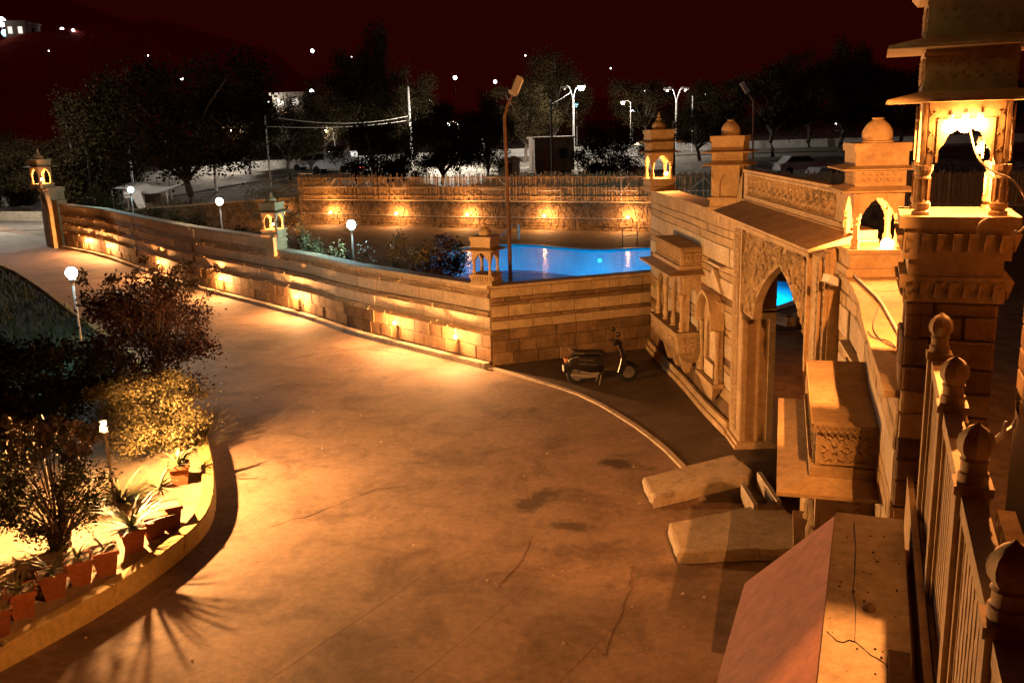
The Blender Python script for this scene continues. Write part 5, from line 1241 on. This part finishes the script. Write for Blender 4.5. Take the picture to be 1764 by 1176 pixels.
spiky('tall spiky pineapple-like plant in the ground, brightly lit, behind the agave pot', (-6.75, 14.7, IZ), 60, .75, .045, 10, 'spiky_plant')
spiky('spiky plant in the ground just right of the tall spiky one', (-6.35, 15.3, IZ), 40, .5, .035, 11, 'spiky_plant')
# pots
def pot_mesh(w_, h_):
    b = MB(); b.frustum(w_ * .68, w_ * .68, 0, w_ * .98, w_ * .98, h_ * .86); b.frustum(w_ * 1.1, w_ * 1.1, h_ * .861, w_ * 1.12, w_ * 1.12, h_ * .97)
    # open rim
    o_, i_ = w_ * .56, w_ * .47; z = h_ * .971
    for k in range(4): b.box(-o_, o_, -o_, -i_, z, z + h_ * .06, RotZ(k * pi / 2))
    return b.mesh('pot_body', 'terracotta')
PM = pot_mesh(.34, .36)
sm = MB(); sm.box(-.155, .155, -.155, .155, .349, .362); SM = sm.mesh('potting_soil', 'soil')
pots = [((316, 832), 'terracotta pot with upright spiky leaves at the tip of the curb', .35), ((300, 905), 'empty square terracotta pot, second from the tip of the curb', .5), ((272, 922), 'square terracotta pot of pale soil, left of the empty one', .6), ((237, 946), 'terracotta pot with the largest spiky agave', .5),
        ((190, 985), 'shaded terracotta pot left of the agave pot', .5), ((146, 1002), 'shaded terracotta pot with small leaves, fifth along the curb', .5), ((100, 1026), 'dark terracotta pot with a low rosette, sixth along the curb', .6), ((48, 1058), 'dark terracotta pot near the left edge', .5), ((6, 1090), 'dark terracotta pot cut off by the left edge', .5)]
for i, ((x, y), lab, rz) in enumerate(pots):
    q = atz(x, y, IZ); t = thing('flower_pot', lab, 'flower pot', (q.x - .05, q.y, IZ), rz, 'terracotta pots along the curb'); link('pot_body', PM, t); link('potting_soil', SM, t)
    spec = {0: (34, .42, .05), 3: (54, .72, .05), 4: (12, .3, .03), 5: (20, .28, .03), 6: (16, .55, .05), 7: (14, .35, .03)}.get(i)
    if spec:
        b = MB(); rosette(b, random.Random(40 + i), (0, 0, .36), *spec, 1.2 if i in (0,) else .95); o = b.obj('pot_plant', 'agave'); o.location = (q.x - .05, q.y, IZ)
        tag(o, {0: 'upright pale spiky plant growing in the pot at the tip of the curb', 3: 'big spiky agave growing in the lit pot, casting a star shadow', 4: 'few thin leaves in the shaded pot left of the agave', 5: 'small leafy rosette in the fifth pot along the curb', 6: 'low spreading rosette in the dark sixth pot', 7: 'small dark plant in the pot near the left edge'}[i], 'plant')
# island: curb, soil, lawn
IS = smooth_poly(ISLAND, 2)
mb = MB(); inner = offset_poly(IS, -.0); far_ = [(-60, 62), (-60, 2)]
mb.prism([(p[0], p[1]) for p in (IS + far_)][::1], -.1, IZ - .03); mb.obj('island_bed', 'earth', kind='structure')
i0 = max(range(len(IS)), key=lambda i: -abs(IS[i][1] - 20.0))
mb = MB(); pts_ = [p for p in IS if 9 < p[1] < 19]; mb.prism(pts_ + [(-9.0, 18.6), (-9.6, 14), (-9.0, 9.2)], -.05, IZ); mb.obj('planting_bed', 'soil', kind='structure')
mb = MB(); pts_ = [p for p in IS if p[1] > 21]; mb.prism([(p[0] - .2, p[1]) for p in pts_] + [(-58, 60), (-34, 21)], -.05, IZ + .004); mb.obj('island_lawn', 'grass', kind='structure')
cb = thing('island_curb', 'yellow painted curved concrete curb around the planted island', 'curb')
Ls = IS[:]; T = sum(poly_len(Ls)); s = 0
while s < T - .1:
    l = 1.6; P_ = [at_len(Ls, min(s + l * k / 4, T))[0] for k in range(5)]
    if hypot(P_[0][0] - P_[-1][0], P_[0][1] - P_[-1][1]) > .2:
        b = ribbon(MB(), P_, .11, -.11, -.02, .30); o = b.obj('curb_section', 'kerb_yellow', cb)
        bm = bmesh.new(); bm.from_mesh(o.data); bmesh.ops.recalc_face_normals(bm, faces=bm.faces); bmesh.ops.bevel(bm, geom=[e for e in bm.edges if abs(e.verts[0].co.z - .30) < .01 and abs(e.verts[1].co.z - .30) < .01 and len(e.link_faces) == 2 and e.calc_face_angle(0) > 1], offset=.02, segments=1, affect='EDGES'); bm.to_mesh(o.data); bm.free()
    s += l
# grass blades on the lawn island
rng = random.Random(77); b = MB()
for _ in range(4500):
    y = rng.uniform(21, 48); x = island_x(y) - .3 - abs(rng.gauss(0, 6)); h = rng.uniform(.08, .28) * (1 + y * .01); a_ = rng.uniform(0, pi); dx, dy = .03 * cos(a_), .03 * sin(a_)
    b.add([(x - dx, y - dy, IZ), (x + dx, y + dy, IZ), (x + rng.gauss(0, .05), y + rng.gauss(0, .05), IZ + h)], [(0, 1, 2)])
o = b.obj('lawn_grass', 'grass', kind='stuff'); tag(o, 'rough grass on the lawn island at the left', 'grass')
rng = random.Random(78); b = MB()
for _ in range(9000):
    y = rng.uniform(18.5, 27); x = island_x(y) - .25 - abs(rng.gauss(0, .5)); h = rng.uniform(.1, .4); a_ = rng.uniform(0, pi); dx, dy = .02 * cos(a_), .02 * sin(a_)
    b.add([(x - dx, y - dy, IZ), (x + dx, y + dy, IZ), (x + rng.gauss(0, .08), y + rng.gauss(0, .08), IZ + h)], [(0, 1, 2)])
o = b.obj('edge_grass', 'leaf_pale', kind='stuff'); tag(o, 'tall dry grass along the island edge beside the drive', 'grass')
# flood lamp in the bed
q = atz(180, 738, 1.5)
t = thing('flood_lamp', 'bright bare lamp on a stake among the bushes of the island', 'flood lamp', (q.x, q.y, IZ), 0)
hh = q.z - IZ
b = MB(); b.tube([(0, 0, -.05), (0, 0, hh - .1)], .025, 6); b.obj('stake', 'metal_grey', t)
b = MB(); b.lathe([(.05, hh - .12), (.055, hh - .05), (.03, hh - .035)], 10); b.obj('socket', 'metal_grey', t)
b = MB(); b.ball((0, 0, hh + .02), .045, 12, 8); b.obj('bulb', glow_mat(6000, (1, .46, .145), .045), t, smooth=True)
b = MB(); vs = []
for k in range(9):
    a_ = radians(85 + 130 * k / 8)
    for r_ in (.075, .082):
        for z in (hh - .05, hh + .12): vs.append((r_ * cos(a_), r_ * sin(a_), z))
b.add(vs, [q for k in range(8) for q in ((4 * k, 4 * k + 4, 4 * k + 5, 4 * k + 1), (4 * k + 2, 4 * k + 3, 4 * k + 7, 4 * k + 6), (4 * k + 1, 4 * k + 5, 4 * k + 7, 4 * k + 3), (4 * k, 4 * k + 2, 4 * k + 6, 4 * k + 4))]); b.obj('reflector', 'metal_grey', t)
# plants behind the drive wall
def wallplant(lab, px, py, Y, r_, h, n, seed, m_='leaf_pale', name='shrub'):
    c = aty(px, py, Y); bush(lab, (c.x, c.y, 0.0), r_, r_, max(h, .5), n, .10, seed, m_, 34, 12, name=name)
wallplant('pale leafy shrub right of the stepped pier behind the drive wall', 512, 400, 33.6, .55, 2.75, 2600, 51)
wallplant('second pale shrub from the stepped pier behind the drive wall', 540, 410, 33.0, .6, 2.65, 2600, 52)
wallplant('small grey-green shrub left of the bluish lamp before the lawn', 575, 425, 32.0, .5, 2.4, 1800, 53)
wallplant('thin young plant right of the bluish lamp before the lawn', 630, 430, 30.6, .4, 2.55, 700, 54)
wallplant('low plant at the foot of the bluish lamp before the lawn', 592, 440, 31.0, .35, 2.35, 700, 55, 'leaf')
wallplant('bougainvillea with pale leaves and red flowers left of the corner chhatri', 715, 430, 28.2, 1.0, 2.95, 6000, 56)
wallplant('dark half of the bougainvillea just left of the corner chhatri', 768, 440, 28.2, .85, 2.8, 6500, 57, 'leaf_red')
wallplant('dark shrub behind the drive wall near the warm globe lamp', 330, 350, 43.5, 1.6, 2.7, 5000, 58, 'leaf')
wallplant('green shrub between the warm globe lamp and the stepped pier', 425, 370, 38.0, .9, 2.6, 4000, 59, 'leaf')
wallplant('big leafy bush with lit orange leaves left of the bamboo fence', 478, 340, 58.0, 2.1, 3.6, 8000, 60, 'leaf_pale')
wallplant('pale shrub right of the far gate behind the drive wall', 195, 340, 55.0, 1.5, 2.6, 4500, 61, 'leaf')
wallplant('low grey shrub behind the wall between the two left globe lamps', 275, 350, 47.0, 1.2, 2.6, 4000, 62, 'leaf')
wallplant('dark cypress-like shrub behind the wall right of the far gate', 165, 330, 57.5, .9, 3.4, 5000, 63, 'leaf', 'cypress')
wallplant('white flowering shrub by the roadside behind the first globe lamp', 325, 315, 66, 1.3, 1.8, 3500, 64, 'leaf_pale')
wallplant('hedge clump by the roadside at the left of the big tree', 285, 315, 66, 1.5, 2.0, 3500, 65, 'leaf_pale')

# ------------------------------------------------------------------ scooter
def scooter(loc, rz):
    t = thing('scooter', 'dark motor scooter parked facing right before the pool wall', 'scooter', loc, rz)
    def prof(mb, pts, hw, z=None):
        # side-view polygon (x,z) extruded over y with narrowed edges
        T_ = Matrix(((1, 0, 0, 0), (0, 0, 1, 0), (0, 1, 0, 0), (0, 0, 0, 1))); n_ = len(pts); cx_ = sum(p[0] for p in pts) / n_; cz_ = sum(p[1] for p in pts) / n_; vs = []
        for y, f_ in ((-hw, .86), (-hw * .75, 1), (hw * .75, 1), (hw, .86)): vs += [(cx_ + (p[0] - cx_) * f_, y, cz_ + (p[1] - cz_) * f_) for p in pts]
        mb.add(vs, [(j * n_ + i, j * n_ + (i + 1) % n_, (j + 1) * n_ + (i + 1) % n_, (j + 1) * n_ + i) for j in range(3) for i in range(n_)] + [tuple(range(n_))[::-1], tuple(3 * n_ + i for i in range(n_))])
        return mb
    for x, nm in ((-.63, 'wheel'), (.63, 'wheel')):
        tyre = MB(); pr_ = [(.15, -.045), (.20, -.05), (.245, -.03), (.255, 0), (.245, .03), (.20, .05), (.15, .045)]; n_ = 22; T_ = Matrix.Translation((x, 0, .255)) @ Matrix.Rotation(pi / 2, 4, 'X')
        vs = [T_ @ Vector((r_ * cos(2 * pi * i / n_), r_ * sin(2 * pi * i / n_), z)) for r_, z in pr_ for i in range(n_)]
        tyre.add(vs, [(j * n_ + i, j * n_ + (i + 1) % n_, (j + 1) * n_ + (i + 1) % n_, (j + 1) * n_ + i) for j in range(len(pr_) - 1) for i in range(n_)])
        w_ = tyre.obj('wheel', 'black_rubber', t, smooth=True)
        rim = MB(); rim.lathe([(.15, -.04), (.155, -.02), (.155, .02), (.15, .04)], 20, T_); rim.lathe([(.05, -.06), (.05, .06)], 10, T_); rim.lathe([(.10, -.045), (.13, -.045), (.13, .045), (.10, .045)], 16, T_); rim.obj('rim', 'chrome', w_, smooth=True)
    prof(MB(), [(-.86, .62), (-.80, .46), (-.55, .36), (-.30, .30), (-.05, .30), (.02, .40), (.0, .62), (-.10, .74), (-.45, .76), (-.75, .74)], .17).obj('rear_body', 'black_paint', t, smooth=True)
    prof(MB(), [(-.74, .76), (-.40, .765), (-.05, .745), (.06, .72), (.05, .80), (-.15, .84), (-.45, .83), (-.70, .86), (-.76, .82)], .14).obj('seat', 'seat_vinyl', t, smooth=True)
    prof(MB(), [(-.05, .24), (.38, .24), (.45, .30), (.40, .33), (-.05, .33)], .16).obj('floorboard', 'black_paint', t)
    prof(MB(), [(.36, .30), (.48, .26), (.58, .45), (.56, .72), (.44, .96), (.36, .96), (.44, .72), (.45, .48)], .20).obj('front_apron', 'black_paint', t, smooth=True)
    b = MB(); b.tube(smooth_poly([(.335, -.19, .97), (.42, -.205, .76), (.43, -.205, .6), (.34, -.20, .30)], 2), .012, 6); b.obj('trim_strip', 'chrome', t)
    prof(MB(), [(.40, .44), (.48, .52), (.63, .56), (.80, .50), (.90, .38), (.86, .38), (.75, .46), (.62, .49), (.50, .45)], .08).obj('front_mudguard', 'black_paint', t, smooth=True)
    b = MB(); b.tube([(.44, .0, .85), (.63, 0.0, .30)], .03); b.tube([(.44, 0, .85), (.36, 0, 1.0)], .035); b.obj('fork', 'metal_grey', t)
    prof(MB(), [(.24, .96), (.30, 1.06), (.42, 1.08), (.48, 1.0), (.44, .94), (.32, .93)], .13).obj('headlamp_cowl', 'black_paint', t, smooth=True)
    for sg in (-1, 1):
        b = MB(); b.tube([(.33, sg * .1, 1.02), (.30, sg * .25, 1.02), (.24, sg * .35, 1.0)], .018, 6); b.obj('handlebar', 'black_rubber', t)
        b = MB(); b.tube([(.30, sg * .22, 1.04), (.33, sg * .30, 1.22)], .007, 5); b.ball((.33, sg * .31, 1.26), .06, 10, 6); b.obj('mirror', 'black_paint', t)
    b = MB(); b.tube(smooth_poly([(-.45, -.15, .80), (-.75, -.14, .82), (-.88, -.12, .98), (-.88, .12, .98), (-.75, .14, .82), (-.45, .15, .80)], 2), .014, 6); b.obj('grab_rail', 'chrome', t)
    b = MB(); b.tube(smooth_poly([(-.62, -.175, .74), (-.80, -.16, .68), (-.92, -.06, .62), (-.84, -.16, .58), (-.80, -.15, .50)], 1), .012, 5); b.tube([(-.25, -.178, .62), (-.6, -.176, .66)], .008, 5); b.tube([(-.15, -.178, .50), (-.6, -.176, .56)], .008, 5); b.obj('side_trim', 'chrome', t)
    b = MB(); b.box(-.93, -.86, -.10, .10, .58, .68); b.obj('tail_lamp', 'terracotta', t)
    b = MB(); b.box(-.97, -.955, -.10, .10, .36, .50); b.obj('number_plate', 'metal_white', t)
    prof(MB(), [(-.96, .34), (-.92, .52), (-.84, .56), (-.72, .58), (-.80, .46), (-.9, .3)], .07).obj('rear_mudguard', 'black_rubber', t)
    b = MB(); b.tube([(-.15, -.14, .22), (-.45, -.16, .24), (-.78, -.17, .30)], [.03, .045, .05], 8); b.obj('exhaust', 'metal_grey', t)
    prof(MB(), [(-.50, .16), (-.12, .16), (-.05, .30), (-.5, .34), (-.68, .28)], .10).obj('engine', 'metal_grey', t)
    b = MB(); b.tube([(-.05, -.1, .24), (-.12, -.24, .02)], .012); b.tube([(-.05, .1, .24), (-.12, .2, .02)], .012); b.obj('stand', 'metal_grey', t)
scooter((2.18, 21.55, .016), radians(4))

# ------------------------------------------------------------------ roadside things beyond
def on_ground(px, Y, y=300): c = aty(px, y, Y); return (c.x, c.y, ground_z(c.x, c.y))
L0 = on_ground(950, 82)
t = thing('dark_building', 'dark flat-roofed building beyond the bamboo fence, left of the bright street lamp', 'building', L0, .1)
b = MB(); b.box(-1.7, 1.7, -2, 2, 0, 2.7); b.obj('wall', 'plaster_dark', t); b = MB(); b.box(-1.85, 1.85, -2.15, 2.15, 2.701, 2.85); b.obj('roof', 'plaster_dark', t)
b = MB(); b.box(-.9, -.2, -2.04, -2.001, .1, 2.0); b.obj('door', 'rust', t); b = MB(); b.box(.4, 1.1, -2.04, -2.001, 1.0, 1.9); b.obj('window', 'glass_dark', t)
L0 = on_ground(876, 80)
t = thing('round_hut', 'small pale kiosk with a domed cap beyond the fence by the thin lamp post', 'hut', L0)
b = MB(); b.lathe([(1.0, 0), (1.0, 1.5), (1.0, 1.501)], 16); b.obj('wall', 'plaster_white', t); b = MB(); b.lathe([(1.2, 1.502), (1.15, 1.6), (.7, 1.85), (.1, 1.95)], 16); b.obj('roof', 'plaster_white', t, smooth=True)
b = MB(); b.box(-.35, .35, -1.03, -.9, .1, 1.35); b.obj('door', 'plaster_dark', t)
def car(lab, loc, rz, kind='car', cat='car', red=False, L_=3.9, H_=1.45, group=None):
    t = thing('parked_' + kind, lab, cat, loc, rz, group)
    T_ = Matrix(((1, 0, 0, 0), (0, 0, 1, 0), (0, 1, 0, 0), (0, 0, 0, 1)))
    if kind == 'van': body = [(-L_ / 2, .35), (-L_ / 2, H_ * .95), (-L_ / 2 + .15, H_), (L_ / 2 - .9, H_), (L_ / 2 - .35, H_ * .62), (L_ / 2, H_ * .5), (L_ / 2, .35)]; cab = [(L_ / 2 - 1.7, H_ * .62), (L_ / 2 - 1.7, H_ * .92), (L_ / 2 - .95, H_ * .92), (L_ / 2 - .5, H_ * .62)]
    else: body = [(-L_ / 2, .35), (-L_ / 2, .85), (-L_ * .40, .95), (-L_ * .28, H_), (L_ * .10, H_), (L_ * .26, .95), (L_ * .47, .8), (L_ / 2, .6), (L_ / 2, .35)]; cab = [(-L_ * .36, .97), (-L_ * .27, H_ * .95), (L_ * .09, H_ * .95), (L_ * .23, .97)]
    b = MB(); b.prism(body[::-1], -.8, .8, T_); b.obj('body', 'car_paint', t)
    b = MB(); b.prism(cab[::-1], -.815, .815, T_); b.obj('side_window', 'glass_dark', t)
    for x in (-L_ * .31, L_ * .31):
        for y in (-.78, .78):
            b = MB(); b.lathe([(.31, -.1), (.31, .1)], 14, Matrix.Translation((x, y, .31)) @ Matrix.Rotation(pi / 2, 4, 'X')); b.obj('wheel', 'black_rubber', t)
    for y in (-.6, .6):
        b = MB(); b.box(-L_ / 2 - .03, -L_ / 2, y - .12, y + .12, .65, .8); b.obj('tail_light', 'tail_red' if red else 'terracotta', t)
car('white van passing on the road left of the centre', on_ground(575, 88), 2.9, 'van', 'van', False, 4.4, 1.9)
car('white car behind the van on the road, red tail light towards the tree', on_ground(540, 90), 3.0, 'car', 'car', False, 4.2, 1.5)
t = thing('motor_rickshaw', 'small vehicle with a red tail light right of the white van', 'vehicle', on_ground(622, 86), .4)
b = MB(); b.box(-.9, .9, -.55, .55, .3, 1.0); b.obj('body', 'car_paint', t); b = MB(); b.frustum(1.6, 1.1, 1.001, 1.4, .9, 1.65); b.obj('hood', 'tarp', t)
b = MB(); b.box(-.3, .3, -.60, -.551, .5, .75); b.obj('tail_light', 'tail_red', t)
for x in (-.6, .6):
    b = MB(); b.lathe([(.25, -.5), (.25, .5)], 12, Matrix.Translation((x, 0, .25)) @ Matrix.Rotation(pi / 2, 4, 'X')); b.obj('wheel', 'black_rubber', t)
car('pale parked car just left of the lit right chhatri', on_ground(1425, 70), .3, group='parked pale cars beyond the fence')
car('pale parked car seen between the lit right chhatri and the tower', on_ground(1552, 66), 1.2, 'van', 'van', False, 4.0, 1.8, 'parked pale cars beyond the fence')
car('dim parked car beyond the fence right of the middle gate chhatri', on_ground(1378, 74), .1, group='parked pale cars beyond the fence')
# shed with tarp roof, sign board
L0 = on_ground(250, 76)
t = thing('roadside_shed', 'open roadside stall with a pale tarp roof on posts at the left', 'stall', L0, -.1)
b = MB(); vs = []; nn = 9
for i in range(nn):
    for j in range(4): vs.append((-3 + 6 * i / (nn - 1), -1.2 + .8 * j, 2.0 + .25 * sin(i * .9) + .12 * j + random.uniform(-.05, .05)))
b.add(vs, [(i * 4 + j, i * 4 + 4 + j, i * 4 + 5 + j, i * 4 + 1 + j) for i in range(nn - 1) for j in range(3)]); b.add([(x, y, z - .05) for x, y, z in vs], [(i * 4 + 1 + j, i * 4 + 5 + j, i * 4 + 4 + j, i * 4 + j) for i in range(nn - 1) for j in range(3)]); b.obj('tarp_roof', 'tarp', t)
for x in (-2.4, .2, 2.2):
    b = MB(); b.tube([(x, -1.1, 0), (x, -1.1, 2.0)], .06); b.obj('post', 'plaster_white', t)
b = MB(); b.box(-1.8, .8, .6, .8, .02, 1.6); b.obj('back_wall', 'plaster_dark', t)
b = MB(); b.add([(-.9, -1.3, 2.0), (.1, -1.3, 2.0), (.5, -1.35, .2), (-.1, -1.3, .3), (-.9, -1.27, 2.0), (.1, -1.27, 2.0), (.5, -1.32, .2), (-.1, -1.27, .3)], [(0, 3, 2, 1), (4, 5, 6, 7), (0, 4, 7, 3), (1, 2, 6, 5), (0, 1, 5, 4), (3, 7, 6, 2)]); b.obj('hanging_cloth', 'tarp', t)
L0 = on_ground(215, 72)
t = thing('road_sign', 'small rectangular road sign on a post beside the stall', 'sign', L0)
b = MB(); b.tube([(0, 0, 0), (0, 0, 2.2)], .04); b.obj('post', 'metal_grey', t); b = MB(); b.box(-.3, .3, -.03, .03, 1.6, 2.2); b.obj('board', 'metal_grey', t)
b = MB(); b.box(-.22, .22, -.036, -.031, 1.68, 1.78); b.box(-.22, .22, -.036, -.031, 1.9, 2.1); b.obj('sign_face', 'metal_white', t)
t = thing('short_lamp', 'short white bent lamp post behind the wall left of the first globe lamp', 'lamp post', on_ground(157, 62)); b = MB(); b.tube([(0, 0, 0), (0, 0, 2.3), (-.1, 0, 2.42), (-.25, 0, 2.4)], .05); b.obj('pole', 'metal_white', t); b = MB(); b.box(-.45, -.2, -.08, .08, 2.32, 2.42); b.obj('lamp_head', 'metal_white', t)
# low roadside walls
rw = thing('roadside_wall', 'low pale wall along the far side of the road', 'wall')
Q = offset_poly(RS, -4.4); b = MB(); ribbon(b, Q, .15, -.15, lambda i: ground_z(*Q[i]) - .2, lambda i: ground_z(*Q[i]) + .8); b.obj('wall', 'plaster_white', rw)
rw = thing('verge_wall', 'low stone verge wall beside the street at the left edge', 'wall')
Q = [(-60, 76), (-44, 76.6), (-34, 72.5), (-28, 66)]; ribbon(MB(), Q, .2, -.2, -.1, .65).obj('wall', 'kerb_stone', rw)
rng = random.Random(5)
for i, (px, Yy) in enumerate(((1010, 78), (1028, 77), (1045, 79), (1085, 76), (1098, 78), (1130, 77))):
    L0 = on_ground(px, Yy); b = MB(); s_ = rng.uniform(.5, .9); n_ = 7; vs = [(s_ * cos(k * 2 * pi / n_) * rng.uniform(.8, 1.2), s_ * .7 * sin(k * 2 * pi / n_), z) for z in (0, s_ * .8) for k in range(n_)]; b.add(vs, [tuple(range(n_))[::-1], tuple(range(n_, 2 * n_))] + [(k, (k + 1) % n_, n_ + (k + 1) % n_, n_ + k) for k in range(n_)])
    o = b.obj('boulder', 'kerb_stone'); o.location = L0
    tag(o, ('boulder heap stone below the bright street lamp, leftmost', 'second boulder from the left below the bright street lamp', 'third boulder, left of the round dark tree trunk', 'boulder right of the round dark tree trunk', 'boulder between the tree and the left gate chhatri', 'boulder hidden partly by the left gate chhatri')[i], 'boulder', 'boulders beyond the fence')
# overhead wires
def wire(lab, A_, B_, sag=.6):
    t = thing('overhead_wire', lab, 'wire'); a_, b_ = aty(*A_), aty(*B_); pts = [tuple(a_.lerp(b_, k / 10) - Vector((0, 0, sag * 4 * (k / 10) * (1 - k / 10)))) for k in range(11)]; b = MB(); b.tube(pts, .022, 4); b.obj('wire', 'cable', t)
wire('overhead wire between the trees left of the centre', (460, 200, 72), (703, 200, 88)); wire('lower overhead wire left of the centre', (460, 218, 72), (700, 208, 88), .3)
wire('overhead wires sloping through the big tree crown, upper left', (325, 212, 80), (398, 192, 84), .1); wire('overhead wire joining the bright street lamp to the dark pole', (949, 180, 75), (985, 158, 86), .05)
wire('overhead wire crossing at the dim double lamp', (1122, 178, 66), (1215, 176, 90), .1)
# ------------------------------------------------------------------ hillside lights and house
def far_light(lab, px, py, Y, r_, m_='light_far'):
    c = aty(px, py, Y); t = thing('hillside_lamp', lab, 'lamp', tuple(c), 0, 'lamps on the dark hillside'); b = MB(); b.ball((0, 0, 0), r_, 8, 6); b.obj('bulb', m_, t)
    b = MB(); b.tube([(0, 0, -r_), (0, 0, -r_ - 6)], .08, 5); b.obj('pole', 'metal_grey', t)
YH = 230
for a_ in (('white lamp low on the hillside above the big tree', 313, 136, YH, .35), ('white lamp on the hillside above the pale trees', 538, 88, YH + 40, .5), ('tiny white lamp in the upper left, left of the pair', 107, 51, 300, .6), ('tiny warm lamp in the upper left, right of the pair', 126, 53, 300, .5),
           ('lamp on the hillside above the dense middle tree', 784, 134, YH - 10, .45), ('lamp on the hillside just left of the thin lamp post head', 853, 141, YH - 10, .4), ('white lamp over the orange-lit house', 537, 158, 200, .5), ('small lamp on the hillside right of the pale pole', 742, 174, 210, .3),
           ('small lamp high beside the dim double lamp', 1112, 157, 200, .25), ('small lamp right of the dim double lamp', 1213, 164, 200, .35)): far_light(*a_)
far_light('cyan lamp under the bright street lamp', 993, 181, 120, .3, 'light_far_cyan'); far_light('blue lamp at the upper left edge', 8, 57, 300, 1.0, 'light_far_cyan'); far_light('bright white lamp at the upper left edge', 2, 38, 300, 1.5); far_light('orange lamp on the far house', 490, 193, 180, .45, 'light_far_orange')
far_light('small bright lamp behind the small round tree', 1090, 193, 125, .35); far_light('warm lamp behind the left gate chhatri', 1097, 252, 110, .35, 'flood_lens')
for lab_, x_, y_, Y_, r_ in (('faint lamp in the upper left below the hilltop house', 84, 88, 240, .16), ('faint lamp over the crown of the big tree at the left', 255, 96, 230, .16), ('faint lamp through the branches of the big tree', 345, 176, 190, .16), ('tiny lamp left of the far orange-lit house', 462, 176, 200, .16),
        ('tiny lamp above the pale trees left of the centre', 606, 98, 250, .18), ('tiny lamp over the tree left of the dark building', 905, 96, 240, .18), ('tiny lamp high between the two double street lamps', 1052, 118, 240, .18), ('tiny lamp in the dark above the broad tree at the right', 1345, 150, 200, .18), ('faint lamp behind the tree next to the tower', 1440, 214, 140, .15)):
    far_light(lab_, x_, y_, Y_, r_)
def house(lab, px, py, Y, w_, d_, h_, lit, light=0):
    c = aty(px, py, Y); t = thing('hillside_house', lab, 'house', tuple(c), random.uniform(-.3, .3)); b = MB(); b.box(-w_, w_, -d_, d_, -6, h_); b.obj('wall', 'plaster_white', t)
    b = MB(); b.box(-w_ - .4, w_ + .4, -d_ - .4, d_ + .4, h_ + .01, h_ + .5); b.obj('roof', 'plaster_white', t)
    for x in (-w_ * .5, w_ * .5):
        b = MB(); b.box(x - w_ * .2, x + w_ * .2, -d_ - .1, -d_ - .01, h_ * .25, h_ * .7); b.obj('window', lit, t)
    if light: lamp('lamp_light', t, (-w_ * 1.2, -d_ * 2.2, h_ * .9), light, WHITE, .4)
house('lit two-storey house on the hilltop in the upper left corner', 34, 66, 290, 2.8, 3, 4.2, 'window_lit', 80); house('lower part of the hilltop house in the upper left', 56, 62, 296, 2.0, 2, 3, 'glass_dark')
house('dim far house with an orange lamp above the trees', 505, 188, 185, 3.2, 2, 2.6, 'window_lit', 600)


t = thing('wall_lamp', 'small amber lamp on the back of the left wing wall, lighting the paving inside', 'wall lamp', (4.62, 19.4, 2.7), radians(90))
b = MB(); b.box(-.05, .05, -.12, -.02, -.08, -.05); b.box(-.02, .02, -.02, .0, -.2, .05); b.obj('bracket', 'metal_grey', t)
b = MB(); b.ball((0, -.09, 0), .05, 10, 8); b.obj('bulb', glow_mat(520, AMBER, .05), t, smooth=True)
